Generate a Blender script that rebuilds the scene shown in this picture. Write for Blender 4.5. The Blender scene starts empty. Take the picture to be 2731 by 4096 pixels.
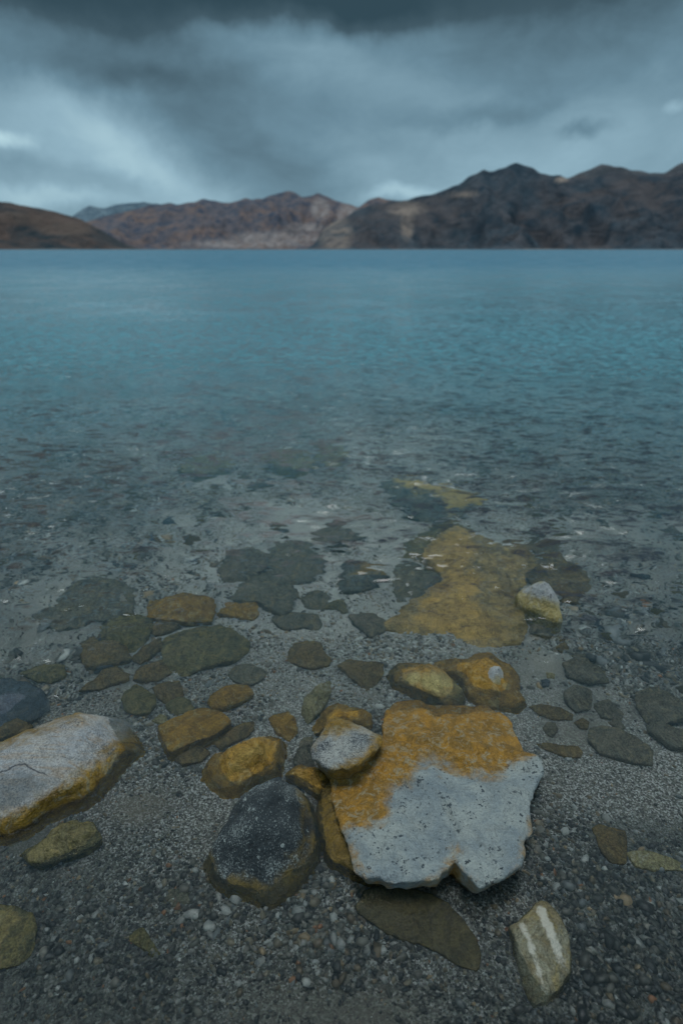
import bpy, math, random
import numpy as np
from mathutils import Vector, Matrix, noise as mn

random.seed(7)
rng = np.random.default_rng(7)
sc = bpy.context.scene
col = sc.collection

# ------------------------------------------------------------------ camera
CAM_H = 0.80
FOC, SH, SW = 20.0, 36.0, 36.0 * 2731 / 4096
PITCH = math.atan((2048 - 998) / 4096 * SH / FOC)
cd = bpy.data.cameras.new('camera')
cam = bpy.data.objects.new('camera', cd)
col.objects.link(cam)
cam.location = (0, 0, CAM_H)
cam.rotation_euler = (math.pi / 2 - PITCH, 0, 0)
cd.sensor_fit = 'VERTICAL'
cd.sensor_height = SH
cd.sensor_width = SW
cd.lens = FOC
cd.clip_start = 0.02
cd.clip_end = 60000
cd.dof.use_dof = True
cd.dof.focus_distance = 0.86
cd.dof.aperture_fstop = 3.6
sc.camera = cam


def px_dir(px, py):
    xc = (px - 2731 / 2) / 2731 * SW / FOC
    yc = (2048 - py) / 4096 * SH / FOC
    c, s = math.cos(PITCH), math.sin(PITCH)
    return Vector((xc, c + yc * s, -s + yc * c))


def px_azel(px, py):
    d = px_dir(px, py).normalized()
    return math.atan2(d.x, d.y), math.asin(d.z)


# ------------------------------------------------------------------ world
def N(nt, typ, **kw):
    n = nt.nodes.new(typ)
    for k, v in kw.items():
        if k.startswith('i_'):
            key = k[2:]
            n.inputs[int(key) if key.isdigit() else key.replace('_', ' ')].default_value = v
        else:
            setattr(n, k, v)
    return n


def math_node(nt, op, a, b=None, clamp=False):
    n = nt.nodes.new('ShaderNodeMath')
    n.operation = op
    n.use_clamp = clamp
    for i, v in enumerate((a, b)):
        if v is None:
            continue
        if isinstance(v, (int, float)):
            n.inputs[i].default_value = v
        else:
            nt.links.new(v, n.inputs[i])
    return n.outputs[0]


def vmath(nt, op, a, b=None):
    n = nt.nodes.new('ShaderNodeVectorMath')
    n.operation = op
    for i, v in enumerate((a, b)):
        if v is None:
            continue
        if isinstance(v, (tuple, list)):
            n.inputs[i].default_value = v
        elif isinstance(v, (int, float)):
            n.inputs['Scale'].default_value = v
        else:
            nt.links.new(v, n.inputs[i])
    return n.outputs['Value'] if op in ('LENGTH', 'DOT_PRODUCT') else n.outputs[0]


def ramp(nt, fac, stops, interp='LINEAR'):
    n = nt.nodes.new('ShaderNodeValToRGB')
    n.color_ramp.interpolation = interp
    el = n.color_ramp.elements
    while len(el) < len(stops):
        el.new(0.5)
    for e, (p, c) in zip(el, stops):
        e.position = p
        e.color = (*c, 1) if len(c) == 3 else c
    nt.links.new(fac, n.inputs[0])
    return n.outputs[0]


def mapr(nt, v, a, b, c=0.0, d=1.0, smooth=True):
    n = nt.nodes.new('ShaderNodeMapRange')
    n.interpolation_type = 'SMOOTHSTEP' if smooth else 'LINEAR'
    nt.links.new(v, n.inputs['Value'])
    for k, x in zip(('From Min', 'From Max', 'To Min', 'To Max'), (a, b, c, d)):
        n.inputs[k].default_value = x
    return n.outputs[0]


def mix(nt, fac, a, b, blend='MIX'):
    n = nt.nodes.new('ShaderNodeMix')
    n.data_type = 'RGBA'
    n.blend_type = blend
    if isinstance(fac, (int, float)):
        n.inputs[0].default_value = fac
    else:
        nt.links.new(fac, n.inputs[0])
    for idx, v in ((6, a), (7, b)):
        if isinstance(v, tuple):
            n.inputs[idx].default_value = (*v[:3], 1)
        else:
            nt.links.new(v, n.inputs[idx])
    return n.outputs[2]


def noise_tex(nt, vec, scale, detail=4, rough=0.55, dist=0.0):
    n = nt.nodes.new('ShaderNodeTexNoise')
    n.inputs['Scale'].default_value = scale
    n.inputs['Detail'].default_value = detail
    n.inputs['Roughness'].default_value = rough
    n.inputs['Distortion'].default_value = dist
    if vec is not None:
        nt.links.new(vec, n.inputs['Vector'])
    return n


SUN_EL, SUN_AZ = math.radians(86), math.radians(-40)     # azimuth from +Y towards +X
world = bpy.data.worlds.new('World')
sc.world = world
world.use_nodes = True
wt = world.node_tree
wt.nodes.clear()
wout = N(wt, 'ShaderNodeOutputWorld')
wbg = N(wt, 'ShaderNodeBackground')
wbg.inputs['Strength'].default_value = 0.1
wt.links.new(wbg.outputs[0], wout.inputs[0])
sky = N(wt, 'ShaderNodeTexSky', sky_type='NISHITA', sun_disc=False,
        sun_elevation=SUN_EL, sun_rotation=SUN_AZ, altitude=4200, air_density=1.0, dust_density=1.5)
tc = N(wt, 'ShaderNodeTexCoord')
dirv = tc.outputs['Generated']
sep = N(wt, 'ShaderNodeSeparateXYZ')
wt.links.new(dirv, sep.inputs[0])
az = math_node(wt, 'ARCTAN2', sep.outputs[0], sep.outputs[1])
el = math_node(wt, 'ARCSINE', sep.outputs[2])
comb = N(wt, 'ShaderNodeCombineXYZ')
wt.links.new(az, comb.inputs[0])
wt.links.new(el, comb.inputs[1])
wn1 = noise_tex(wt, dirv, 3.2, 5, 0.55)
wn2 = noise_tex(wt, dirv, 9.0, 5, 0.6)
warp = vmath(wt, 'ADD',
             vmath(wt, 'SCALE', vmath(wt, 'SUBTRACT', wn1.outputs['Color'], (0.5, 0.5, 0.5)), 0.13),
             vmath(wt, 'SCALE', vmath(wt, 'SUBTRACT', wn2.outputs['Color'], (0.5, 0.5, 0.5)), 0.10))
azel = vmath(wt, 'ADD', comb.outputs[0], vmath(wt, 'MULTIPLY', warp, (1.0, 0.6, 0)))
# cloud bodies of this particular sky: (x, y, rx, ry, tilt, amount) in 1568-px view units
CLOUDS = [
    (100, 0, 420, 85, 0, -.34), (640, 0, 330, 95, 3, -.32), (900, 10, 220, 60, 0, -.14), (700, -60, 1700, 125, 0, -.22),
    (1350, 20, 560, 150, 0, -.17), (160, 150, 380, 66, -3, -.13), (440, 185, 230, 46, 0, -.06), (560, 235, 300, 60, 0, -.03),
    (170, 310, 250, 120, 12, .17), (370, 380, 220, 70, 28, .15), (15, 322, 70, 24, 0, .28),
    (80, 452, 190, 28, 0, .16), (150, 390, 260, 24, 4, -.07), (745, 95, 150, 80, 0, .08), (800, 220, 260, 110, 0, -.02),
    (440, 270, 200, 70, 25, -.05), (590, 335, 280, 110, 34, -.085), (700, 410, 180, 60, 10, -.05), (1300, 330, 380, 90, 0, .10),
    (1010, 410, 300, 55, 0, .06), (1566, 252, 30, 14, 0, .13), (1370, 288, 70, 17, 3, -.15),
    (1120, 252, 190, 26, -4, -.09), (930, 445, 120, 16, -2, .20), (260, 455, 200, 22, 0, .08),
]
field = math_node(wt, 'ADD', mapr(wt, el, 0.0, 0.30, 0.55, 0.47, False), mapr(wt, el, 0.36, 0.75, 0.0, 0.24))
pn = vmath(wt, 'DIVIDE', dirv, None)
wt.nodes.remove(pn.node)
zc = math_node(wt, 'ADD', math_node(wt, 'ABSOLUTE', sep.outputs[2]), 0.18)
cz = N(wt, 'ShaderNodeCombineXYZ')
for i in range(3):
    wt.links.new(zc, cz.inputs[i])
plane = vmath(wt, 'DIVIDE', dirv, cz.outputs[0])
wn3 = noise_tex(wt, vmath(wt, 'MULTIPLY', dirv, (1.0, 1.0, 1.9)), 3.4, 7, 0.58, 0.35)
field = math_node(wt, 'ADD', field, math_node(wt, 'MULTIPLY', math_node(wt, 'SUBTRACT', wn3.outputs[0], 0.5), 0.24))
field = math_node(wt, 'ADD', field, mapr(wt, el, 0.72, 1.15, 0.0, -0.22))      # unseen zenith darkened to cut its veil on the near water
wn5 = noise_tex(wt, vmath(wt, 'MULTIPLY', dirv, (1.0, 1.0, 2.2)), 9.0, 9, 0.62, 0.5)
field = math_node(wt, 'ADD', field, math_node(wt, 'MULTIPLY', math_node(wt, 'SUBTRACT', wn5.outputs[0], 0.5), 0.20))
# faint slanting rain streaks hanging below the cloud base
rotm = N(wt, 'ShaderNodeMapping')
rotm.inputs['Rotation'].default_value = (0, 0, math.radians(35))
rotm.inputs['Scale'].default_value = (2.0, 7.0, 1)
wt.links.new(azel, rotm.inputs['Vector'])
wn4 = noise_tex(wt, rotm.outputs[0], 1.0, 3, 0.5)
field = math_node(wt, 'ADD', field, math_node(wt, 'MULTIPLY', math_node(wt, 'SUBTRACT', wn4.outputs[0], 0.5), 0.06))
for (x, y, rx, ry, rot, amp) in CLOUDS:
    k = 2731 / 1568
    a0, e0 = px_azel(x * k, y * k)
    a1, e1 = px_azel((x + 10) * k, y * k)
    a2, e2 = px_azel(x * k, (y + 10) * k)
    sx = math.hypot(a1 - a0, e1 - e0) / 10 * rx * 1.5
    sy = math.hypot(a2 - a0, e2 - e0) / 10 * ry * 1.5
    mp = N(wt, 'ShaderNodeMapping', vector_type='TEXTURE')
    mp.inputs['Location'].default_value = (a0, e0, 0)
    mp.inputs['Rotation'].default_value = (0, 0, -math.radians(rot))
    mp.inputs['Scale'].default_value = (sx, sy, 1)
    wt.links.new(azel, mp.inputs['Vector'])
    ln = vmath(wt, 'LENGTH', mp.outputs[0])
    field = math_node(wt, 'ADD', field, mapr(wt, ln, 0.0, 1.0, amp * 1.15, 0.0))
cloud = ramp(wt, field, [(0.0, (.26, .58, .70)), (0.22, (.50, .93, 1.12)), (0.45, (1.40, 2.48, 3.10)),
                         (0.70, (2.85, 4.5, 5.35)), (1.0, (5.2, 7.4, 8.0))])
skyc = mix(wt, 0.93, sky.outputs[0], cloud)
wt.links.new(skyc, wbg.inputs['Color'])

# ------------------------------------------------------------------ sun (behind thick cloud)
sd = bpy.data.lights.new('sun', 'SUN')
sd.energy = 1.7
sd.angle = math.radians(26)
sd.color = (1.0, 0.99, 0.96)
sun = bpy.data.objects.new('sun', sd)
col.objects.link(sun)
sun.rotation_euler = (Vector((math.sin(SUN_AZ) * math.cos(SUN_EL), math.cos(SUN_AZ) * math.cos(SUN_EL),
                              math.sin(SUN_EL)))).to_track_quat('Z', 'Y').to_euler()
sun.location = (-2, 4, 8)

vs = sc.view_settings
vs.view_transform = 'Standard'
vs.look = 'None'
vs.exposure = 0.0
vs.gamma = 1.0
vs.use_curve_mapping = False
sc.render.engine = 'CYCLES'
sc.cycles.use_denoising = True
sc.cycles.max_bounces = 7
sc.cycles.caustics_refractive = True
sc.cycles.blur_glossy = 1.0
sc.cycles.transparent_max_bounces = 8


# ------------------------------------------------------------------ helpers
def mesh_obj(name, verts, faces, mat, kind=None, label=None, cat=None, group=None, smooth=True):
    me = bpy.data.meshes.new(name)
    verts = np.asarray(verts, dtype=np.float32)
    if isinstance(faces, np.ndarray):
        nf, k = faces.shape
        me.vertices.add(len(verts))
        me.vertices.foreach_set('co', verts.ravel())
        me.loops.add(nf * k)
        me.loops.foreach_set('vertex_index', faces.astype(np.int32).ravel())
        me.polygons.add(nf)
        me.polygons.foreach_set('loop_start', np.arange(0, nf * k, k, dtype=np.int32))
        me.polygons.foreach_set('loop_total', np.full(nf, k, dtype=np.int32))
        me.update(calc_edges=True)
    else:
        me.from_pydata([tuple(v) for v in verts], [], faces)
    if smooth:
        me.polygons.foreach_set('use_smooth', np.ones(len(me.polygons), dtype=bool))
    me.materials.append(mat)
    o = bpy.data.objects.new(name, me)
    col.objects.link(o)
    if kind:
        o['kind'] = kind
    if label:
        o['label'] = label
    if cat:
        o['category'] = cat
    if group:
        o['group'] = group
    return o


def add_attr(me, name, vals):
    a = me.attributes.new(name, 'FLOAT', 'POINT')
    a.data.foreach_set('value', np.asarray(vals, dtype=np.float32))


def grid_faces(nx, ny):
    i = np.arange((nx - 1) * (ny - 1))
    r, c = i // (nx - 1), i % (nx - 1)
    a = r * nx + c
    return np.stack([a, a + 1, a + 1 + nx, a + nx], 1)


def new_mat(name):
    m = bpy.data.materials.new(name)
    m.use_nodes = True
    nt = m.node_tree
    b = nt.nodes['Principled BSDF']
    return m, nt, b


def bump(nt, b, h, dist, strength=1.0):
    n = nt.nodes.new('ShaderNodeBump')
    n.inputs['Distance'].default_value = dist
    n.inputs['Strength'].default_value = strength
    nt.links.new(h, n.inputs['Height'])
    nt.links.new(n.outputs[0], b.inputs['Normal'])


def depth_at(x, y):
    """Depth of the lake bed below the water plane (negative = beach)."""
    t = y - 0.34
    d = np.where(t > 0, 0.016 + 0.045 * t + 0.020 * t * t, 0.016 + 0.10 * t)
    d = np.where(t > 0, 14.0 * (1 - np.exp(-d / 14.0)), d)
    return np.maximum(d, -6.0)


def bed_z(x, y):
    t = max(0.0, min(1.0, (4 - y) / 2))
    und = 0.010 * mn.noise(Vector((x * 1.9, y * 1.9, 3.1))) + 0.004 * mn.noise(Vector((x * 6, y * 6, 9.7)))
    w = min(1.0, max(0.0, (y - 0.3) / 0.5))
    return -float(depth_at(x, np.float64(y))) + und * (0.35 + 0.65 * w)


# ------------------------------------------------------------------ lake bed / ground sheet
def axis(fine_a, fine_b, step, far_a, far_b, growth=1.22):
    v = list(np.arange(fine_a, fine_b + 1e-6, step))
    s, x = step, v[-1]
    while x < far_b:
        s *= growth
        x += s
        v.append(x)
    s, x, lo = step, fine_a, []
    while x > far_a:
        s *= growth
        x -= s
        lo.append(x)
    return np.array(lo[::-1] + v)


xs = axis(-2.4, 2.4, 0.024, -26000, 26000)
ys = axis(0.0, 3.6, 0.024, -3000, 26000)
GX, GY = np.meshgrid(xs, ys)
gz = np.array([bed_z(x, y) for x, y in zip(GX.ravel(), GY.ravel())])

def px_ground(px, py, z):
    d = px_dir(px, py)
    t = (z - CAM_H) / d.z
    return d.x * t, d.y * t


PATCHES = []
for (x, y, rx, ry, z) in [(800, 2330, 260, 90, -.015), (120, 1430, 130, 70, -.07), (190, 1380, 100, 60, -.07), (890, 1280, 60, 70, -.10),
                          (1240, 1545, 150, 40, -.055), (1150, 1500, 120, 30, -.06), (40, 1930, 110, 60, -.03), (330, 1850, 90, 40, -.03), (850, 1590, 30, 50, -.05), (1330, 1690, 110, 60, -.045)]:
    k_ = 2731 / 1568
    c_ = px_ground(x * k_, y * k_, z)
    r_ = px_ground((x + rx) * k_, y * k_, z)
    f_ = px_ground(x * k_, (y - ry) * k_, z)
    PATCHES.append((c_[0], c_[1], r_[0] - c_[0], f_[1] - c_[1]))


def sandiness(x, y):
    s = 0.0
    for (cx, cy, rx, ry) in PATCHES:
        q = ((x - cx) / rx) ** 2 + ((y - cy) / ry) ** 2
        if q < 2:
            s = max(s, 1.1 - q + 0.8 * mn.noise(Vector((x * 14, y * 14, 3))))
    return max(0.0, min(1.0, s))


def dark_bed(x, y):
    """Drifts of dark cobbles: deeper water, and nearer in on both sides of the pale middle; plus a vignette painted in the near corners."""
    if y < 0.75:
        return max(0.0, min(1.0, (math.hypot(x - 0.02, (y - 0.66) * 1.2) - 0.30) / 0.16)) if y < 0.62 else 0.0  # near corners: vignette shade put into bed and grain colour
    if y > 9:
        return 0.0
    p = Vector((x * 1.5, y * 1.5, 31.0))
    n = mn.noise(p) + 0.55 * mn.noise(p * 2.6) + 0.35 * mn.noise(p * 6.3)
    off = abs(x - 0.12) / y
    side = (off - 0.22) * (2.6 if x > 0 else 1.3)
    far = min(1.0, max(0.0, (y - 1.35) / 0.9)) * 0.50
    fade = 1 - max(0.0, min(1.0, (y - 4.0) / 4.0)) * 0.7
    return max(0.0, min(1.0, (0.02 + side + far + 0.75 * n) * fade * min(1, (y - 0.75) / 0.3)))


m_bed, nt, b = new_mat('lake_bed_gravel')
tcn = N(nt, 'ShaderNodeTexCoord')
oc = tcn.outputs['Object']
vor = N(nt, 'ShaderNodeTexVoronoi')
vor.inputs['Scale'].default_value = 430
nt.links.new(oc, vor.inputs['Vector'])
sepc = N(nt, 'ShaderNodeSeparateColor')
nt.links.new(vor.outputs['Color'], sepc.inputs[0])
grain = ramp(nt, sepc.outputs[0], [(0, (.04, .042, .04)), (.3, (.10, .098, .088)), (.6, (.20, .195, .17)),
                                   (.85, (.40, .40, .385)), (1.0, (.52, .52, .50))])
sand_n = noise_tex(nt, oc, 900, 2, 0.7)
sand = ramp(nt, sand_n.outputs[0], [(0.3, (.10, .085, .06)), (0.7, (.22, .19, .145))])
pat = noise_tex(nt, oc, 2.6, 3, 0.5)
sat_ = N(nt, 'ShaderNodeAttribute', attribute_name='sand')
pm = math_node(nt, 'MAXIMUM', mapr(nt, pat.outputs[0], 0.55, 0.66), sat_.outputs['Fac'])
sand = mix(nt, 0.35, sand, grain)
bedc = mix(nt, pm, grain, sand)
big = noise_tex(nt, oc, 1.1, 4, 0.6)
bedc = mix(nt, mapr(nt, big.outputs[0], 0.46, 0.66, 0.0, 0.35), bedc, (.07, .075, .07))
spb = N(nt, 'ShaderNodeSeparateXYZ')
nt.links.new(oc, spb.inputs[0])
bedc = mix(nt, mapr(nt, spb.outputs[1], 0.62, 1.5, 0.0, 0.75), bedc, (.52, .53, .50))
dk_ = N(nt, 'ShaderNodeAttribute', attribute_name='dark')
bedc = mix(nt, mapr(nt, spb.outputs[1], 0.36, 0.75, 0.35, 0.0), bedc, (.045, .042, .036))  # shade toward the near edge painted into the bed colour
bedc = mix(nt, math_node(nt, 'MULTIPLY', dk_.outputs['Fac'], 0.60), bedc, (.065, .072, .066))
nt.links.new(bedc, b.inputs['Base Color'])
b.inputs['Roughness'].default_value = 0.55
bump(nt, b, vor.outputs['Distance'], 0.002, 0.7)
ground = mesh_obj('ground', np.stack([GX.ravel(), GY.ravel(), gz], 1), grid_faces(len(xs), len(ys)), m_bed,
                  kind='structure')

add_attr(ground.data, 'sand', [sandiness(x, y) if abs(x) < 3 and 0 < y < 5 else 0 for x, y in zip(GX.ravel(), GY.ravel())])

add_attr(ground.data, 'dark', [dark_bed(x, y) if abs(x) < 8 and 0 < y < 9 else (.3 if y >= 9 else 0) for x, y in zip(GX.ravel(), GY.ravel())])

# ------------------------------------------------------------------ water
wys = axis(-0.2, 4.6, 0.05, -0.4, 26000)
wxs = axis(-2.6, 2.6, 0.10, -26000, 26000)
WX, WY = np.meshgrid(wxs, wys)
m_w, nt, b = new_mat('lake_water')
nt.nodes.remove(b)
out = nt.nodes['Material Output']
geo = N(nt, 'ShaderNodeNewGeometry')
tcn = N(nt, 'ShaderNodeTexCoord')
oc = tcn.outputs['Object']
sp = N(nt, 'ShaderNodeSeparateXYZ')
nt.links.new(oc, sp.inputs[0])


def wave(rot, sx, sy, detail, dist=0.4, w=0.0):
    mp = N(nt, 'ShaderNodeMapping')
    mp.inputs['Rotation'].default_value = (0, 0, math.radians(rot))
    mp.inputs['Scale'].default_value = (sx, sy, 1)
    mp.inputs['Location'].default_value = (w, w * 2, w)
    nt.links.new(oc, mp.inputs['Vector'])
    n = noise_tex(nt, mp.outputs[0], 1.0, detail, 0.55, dist)
    return vmath(nt, 'SUBTRACT', n.outputs['Color'], (.5, .5, .5))


dist_y = sp.outputs[1]
side = math_node(nt, 'MULTIPLY', math_node(nt, 'ABSOLUTE', math_node(nt, 'SUBTRACT', sp.outputs[0], 0.08)), 0.55)
off_shore = math_node(nt, 'ADD', dist_y, side)
a_near = math_node(nt, 'ADD', mapr(nt, off_shore, 0.75, 1.7, 0.12, 2.9, True), mapr(nt, dist_y, 2.4, 9.0, 0.0, -2.0))
gust = noise_tex(nt, oc, 0.55, 3, 0.55)
a_near = math_node(nt, 'MULTIPLY', a_near, mapr(nt, gust.outputs[0], 0.35, 0.65, 0.35, 1.35))
w1 = wave(-14, 11, 24, 3, 0.5)
w2 = wave(22, 17, 36, 2, 0.4, 7.0)
w3 = wave(4, 1.6, 4.5, 6, 0.5, 3.0)
slope = vmath(nt, 'ADD', w1, vmath(nt, 'SCALE', w2, 0.7))
sc_n = vmath(nt, 'SCALE', slope, 0.5)
vsn = sc_n.node
nt.links.new(a_near, vsn.inputs['Scale'])
sc_f = vmath(nt, 'SCALE', w3, 0.5)
nt.links.new(mapr(nt, dist_y, 2.0, 14.0, 0.0, 0.45), sc_f.node.inputs['Scale'])
slope = vmath(nt, 'MULTIPLY', vmath(nt, 'ADD', sc_n, sc_f), (0.75, 1.0, 0.0))
lean = N(nt, 'ShaderNodeCombineXYZ')          # far off only the wave faces turned to the shore are seen
nt.links.new(mapr(nt, dist_y, 3.0, 40.0, 0.0, -0.16), lean.inputs[1])
slope = vmath(nt, 'ADD', slope, lean.outputs[0])
nrm = vmath(nt, 'NORMALIZE', vmath(nt, 'ADD', slope, (0, 0, 1)))
flip = math_node(nt, 'SUBTRACT', 1.0, math_node(nt, 'MULTIPLY', geo.outputs['Backfacing'], 2.0))
nv_ = vmath(nt, 'SCALE', nrm, 1.0)
nt.links.new(flip, nv_.node.inputs['Scale'])
nrm = nv_          # seen from below, the wave normal points down
fr = N(nt, 'ShaderNodeFresnel')
fr.inputs['IOR'].default_value = 1.33
nt.links.new(nrm, fr.inputs['Normal'])
gl = N(nt, 'ShaderNodeBsdfGlossy')
gl.inputs['Color'].default_value = (1, 1, 1, 1)
nt.links.new(math_node(nt, 'ADD', mapr(nt, dist_y, 0.9, 4.0, 0.04, 0.14), mapr(nt, dist_y, 4.0, 30.0, 0.0, 0.08)), gl.inputs['Roughness'])
nt.links.new(nrm, gl.inputs['Normal'])
tr = N(nt, 'ShaderNodeBsdfRefraction')
tr.inputs['IOR'].default_value = 1.33
nt.links.new(mapr(nt, dist_y, 1.0, 2.4, 0.0, 0.07), tr.inputs['Roughness'])
nt.links.new(nrm, tr.inputs['Normal'])
tr.inputs['Color'].default_value = (0.965, 0.985, 0.97, 1)
df = N(nt, 'ShaderNodeBsdfDiffuse')
body = mix(nt, mapr(nt, dist_y, 3.0, 40.0), (.085, .265, .32), (.030, .165, .255))
nt.links.new(body, df.inputs['Color'])
dep = N(nt, 'ShaderNodeAttribute', attribute_name='depth')
cosv = math_node(nt, 'MAXIMUM', math_node(nt, 'ABSOLUTE', vmath(nt, 'DOT_PRODUCT', geo.outputs['Incoming'], (0, 0, 1))), 0.06)
opt = math_node(nt, 'MULTIPLY', math_node(nt, 'DIVIDE', dep.outputs['Fac'], cosv), -0.44)
fac = math_node(nt, 'SUBTRACT', 1.0, math_node(nt, 'EXPONENT', opt), True)
mx1 = N(nt, 'ShaderNodeMixShader')
nt.links.new(fac, mx1.inputs[0])
nt.links.new(tr.outputs[0], mx1.inputs[1])
nt.links.new(df.outputs[0], mx1.inputs[2])
mx2 = N(nt, 'ShaderNodeMixShader')
nt.links.new(fr.outputs[0], mx2.inputs[0])
nt.links.new(mx1.outputs[0], mx2.inputs[1])
nt.links.new(gl.outputs[0], mx2.inputs[2])
nt.links.new(mx2.outputs[0], out.inputs['Surface'])
water = mesh_obj('water', np.stack([WX.ravel(), WY.ravel(), np.zeros(WX.size)], 1),
                 grid_faces(len(wxs), len(wys)), m_w, kind='structure')
add_attr(water.data, 'depth', np.maximum(depth_at(WX.ravel(), WY.ravel()), 0))


# ------------------------------------------------------------------ mountains
def mountain_mat(name, c_a, c_b, c_c, pale=None):
    m, nt, b = new_mat(name)
    tcn = N(nt, 'ShaderNodeTexCoord')
    oc = tcn.outputs['Object']
    mp = N(nt, 'ShaderNodeMapping')
    mp.inputs['Scale'].default_value = (1, 1, 1.8)
    nt.links.new(oc, mp.inputs['Vector'])
    n1 = noise_tex(nt, mp.outputs[0], 0.0011, 6, 0.6, 0.8)
    n2 = noise_tex(nt, mp.outputs[0], 0.0045, 8, 0.68, 0.8)
    c = mix(nt, mapr(nt, n1.outputs[0], 0.42, 0.60), c_a, c_b)
    c = mix(nt, mapr(nt, n2.outputs[0], 0.42, 0.66), c, c_c)
    mg = N(nt, 'ShaderNodeMapping')
    mg.inputs['Scale'].default_value = (1, 1, 0.16)
    nt.links.new(oc, mg.inputs['Vector'])
    n4 = noise_tex(nt, mg.outputs[0], 0.0075, 5, 0.6, 0.3)
    c = mix(nt, mapr(nt, n4.outputs[0], 0.40, 0.64, 0.0, 0.38), c, tuple(x * 1.45 for x in c_b))
    c = mix(nt, mapr(nt, n4.outputs[0], 0.60, 0.36, 0.0, 0.0) if False else mapr(nt, n4.outputs[0], 0.34, 0.46, 0.5, 0.0), c, c_c)
    if pale:
        a = N(nt, 'ShaderNodeAttribute', attribute_name='fan')
        c = mix(nt, math_node(nt, 'MULTIPLY', a.outputs['Fac'], mapr(nt, n2.outputs[0], 0.38, 0.62, 0.2, 0.9), True), c, pale)
    nt.links.new(c, b.inputs['Base Color'])
    b.inputs['Roughness'].default_value = 0.95
    b.inputs['Specular IOR Level'].default_value = 0.1
    bump(nt, b, math_node(nt, 'ADD', n2.outputs[0], n4.outputs[0]), 110, 0.7)
    return m


def ridge(name, skyline, r_front, r_crest, r_back, mat, gully=0.22, gfreq=0.0016, shape=1.0, x_ext=None, fans=()):
    """Terrain block between r_front and r_back whose crest gives the skyline (1568-px units)."""
    k = 2731 / 1568
    pts = sorted((px_azel(x * k, y * k)) for x, y in skyline)
    azs = np.array([p[0] for p in pts])
    els = np.array([p[1] for p in pts])
    na, nr = 380, 84
    A = np.linspace(azs[0], azs[-1], na)
    E = np.interp(A, azs, els)
    ker = np.ones(3) / 3
    E = np.convolve(np.pad(E, 1, mode='edge'), ker, 'valid')
    T = np.concatenate([np.linspace(0, 1, 64), np.linspace(1, 2, nr - 63)[1:]])
    verts, fan = [], []
    for t in T:
        for a, e in zip(A, E):
            wob = 0.25 * mn.noise(Vector((a * 9, 0.3, 1.7))) + 0.12 * mn.noise(Vector((a * 27, 2.3, 1.7)))
            rf = r_front * (1 + 0.10 * wob)
            if t <= 1:
                r = rf + (r_crest - rf) * t
                top = math.tan(max(e, 0.0005)) * r_crest
                prof = t ** shape
            else:
                r = r_crest + (r_back - r_crest) * (t - 1)
                top = math.tan(max(e, 0.0005)) * r_crest
                prof = (2 - t)
            x, y = math.sin(a) * r, math.cos(a) * r
            p = Vector((x * gfreq, y * gfreq * 0.45, 5.5))
            g = abs(mn.noise(p)) + 0.5 * abs(mn.noise(p * 2.3)) + 0.25 * abs(mn.noise(p * 5.1)) + 0.12 * abs(mn.noise(p * 11))
            edge = math.sin(math.pi * min(t, 1)) if t <= 1 else 0
            z = top * (prof * (1 - 0.0 * g)) - top * gully * g * edge * 1.7
            z += top * 0.03 * mn.noise(p * 6) * (1 if 0 < t < 2 else 0)
            z = max(z, -3 if t in (0, 2) else top * 0.004)
            if t == 0 or t == 2:
                z = -4
            verts.append((x, y, z))
            f = 0
            for (fx, fy, fw, fh) in fans:
                fa, fe = px_azel(fx * k, fy * k)
                ee = math.atan2(z, r)
                f = max(f, 1 - ((a - fa) / (fw * 0.0008)) ** 2 - ((ee - fe) / (fh * 0.0008)) ** 2)
            fan.append(max(0, min(1, f * 1.5)))
    o = mesh_obj(name, verts, grid_faces(na, len(T)), mat, kind='structure')
    add_attr(o.data, 'fan', fan)
    return o


mm_r = mountain_mat('hazy_slate_mountain', (.060, .088, .112), (.096, .090, .096), (.032, .056, .078), (.32, .26, .22))  # distance haze put into the mountain colours as bluer rock
mm_c = mountain_mat('brown_range', (.115, .122, .150), (.190, .140, .128), (.055, .080, .122), (.36, .32, .31))
mm_l = mountain_mat('brown_hill', (.056, .064, .070), (.108, .080, .071), (.026, .046, .058), (.16, .12, .10))
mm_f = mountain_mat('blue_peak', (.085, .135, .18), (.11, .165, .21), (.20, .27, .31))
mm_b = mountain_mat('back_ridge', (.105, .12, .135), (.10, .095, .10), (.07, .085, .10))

ridge('far_mountain', [(120, 530), (170, 494), (190, 480), (205, 472), (222, 476), (240, 478), (268, 470), (300, 466),
                       (330, 463), (360, 468), (400, 480), (480, 520)], 15000, 18000, 22000, mm_f, 0.3, 0.0006)
ridge('mountain_range', [(60, 570), (140, 545), (180, 515), (230, 500), (300, 483), (340, 472), (392, 466), (408, 470), (440, 463), (470, 458),
                         (500, 462), (512, 466), (545, 462), (565, 454), (580, 458), (600, 456), (632, 446), (657, 438),
                         (678, 443), (692, 450), (708, 450), (730, 443), (752, 452), (775, 462), (800, 468), (822, 476),
                         (850, 458), (872, 454), (905, 458), (950, 462), (1000, 480), (1080, 520), (1200, 570)],
      8000, 12000, 16000, mm_c, 0.42, 0.0011, 1.25,
      fans=[(640, 545, 110, 14), (700, 522, 50, 9), (560, 560, 150, 9), (800, 520, 30, 50), (735, 480, 22, 22)])
ridge('back_mountain', [(1180, 560), (1250, 450), (1300, 410), (1325, 398), (1350, 385), (1380, 377), (1420, 382), (1462, 391),
                        (1490, 399), (1530, 393), (1568, 374), (1640, 340), (1750, 330), (1900, 420)], 6200, 8000, 10000, mm_b, 0.35, 0.0014)
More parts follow.
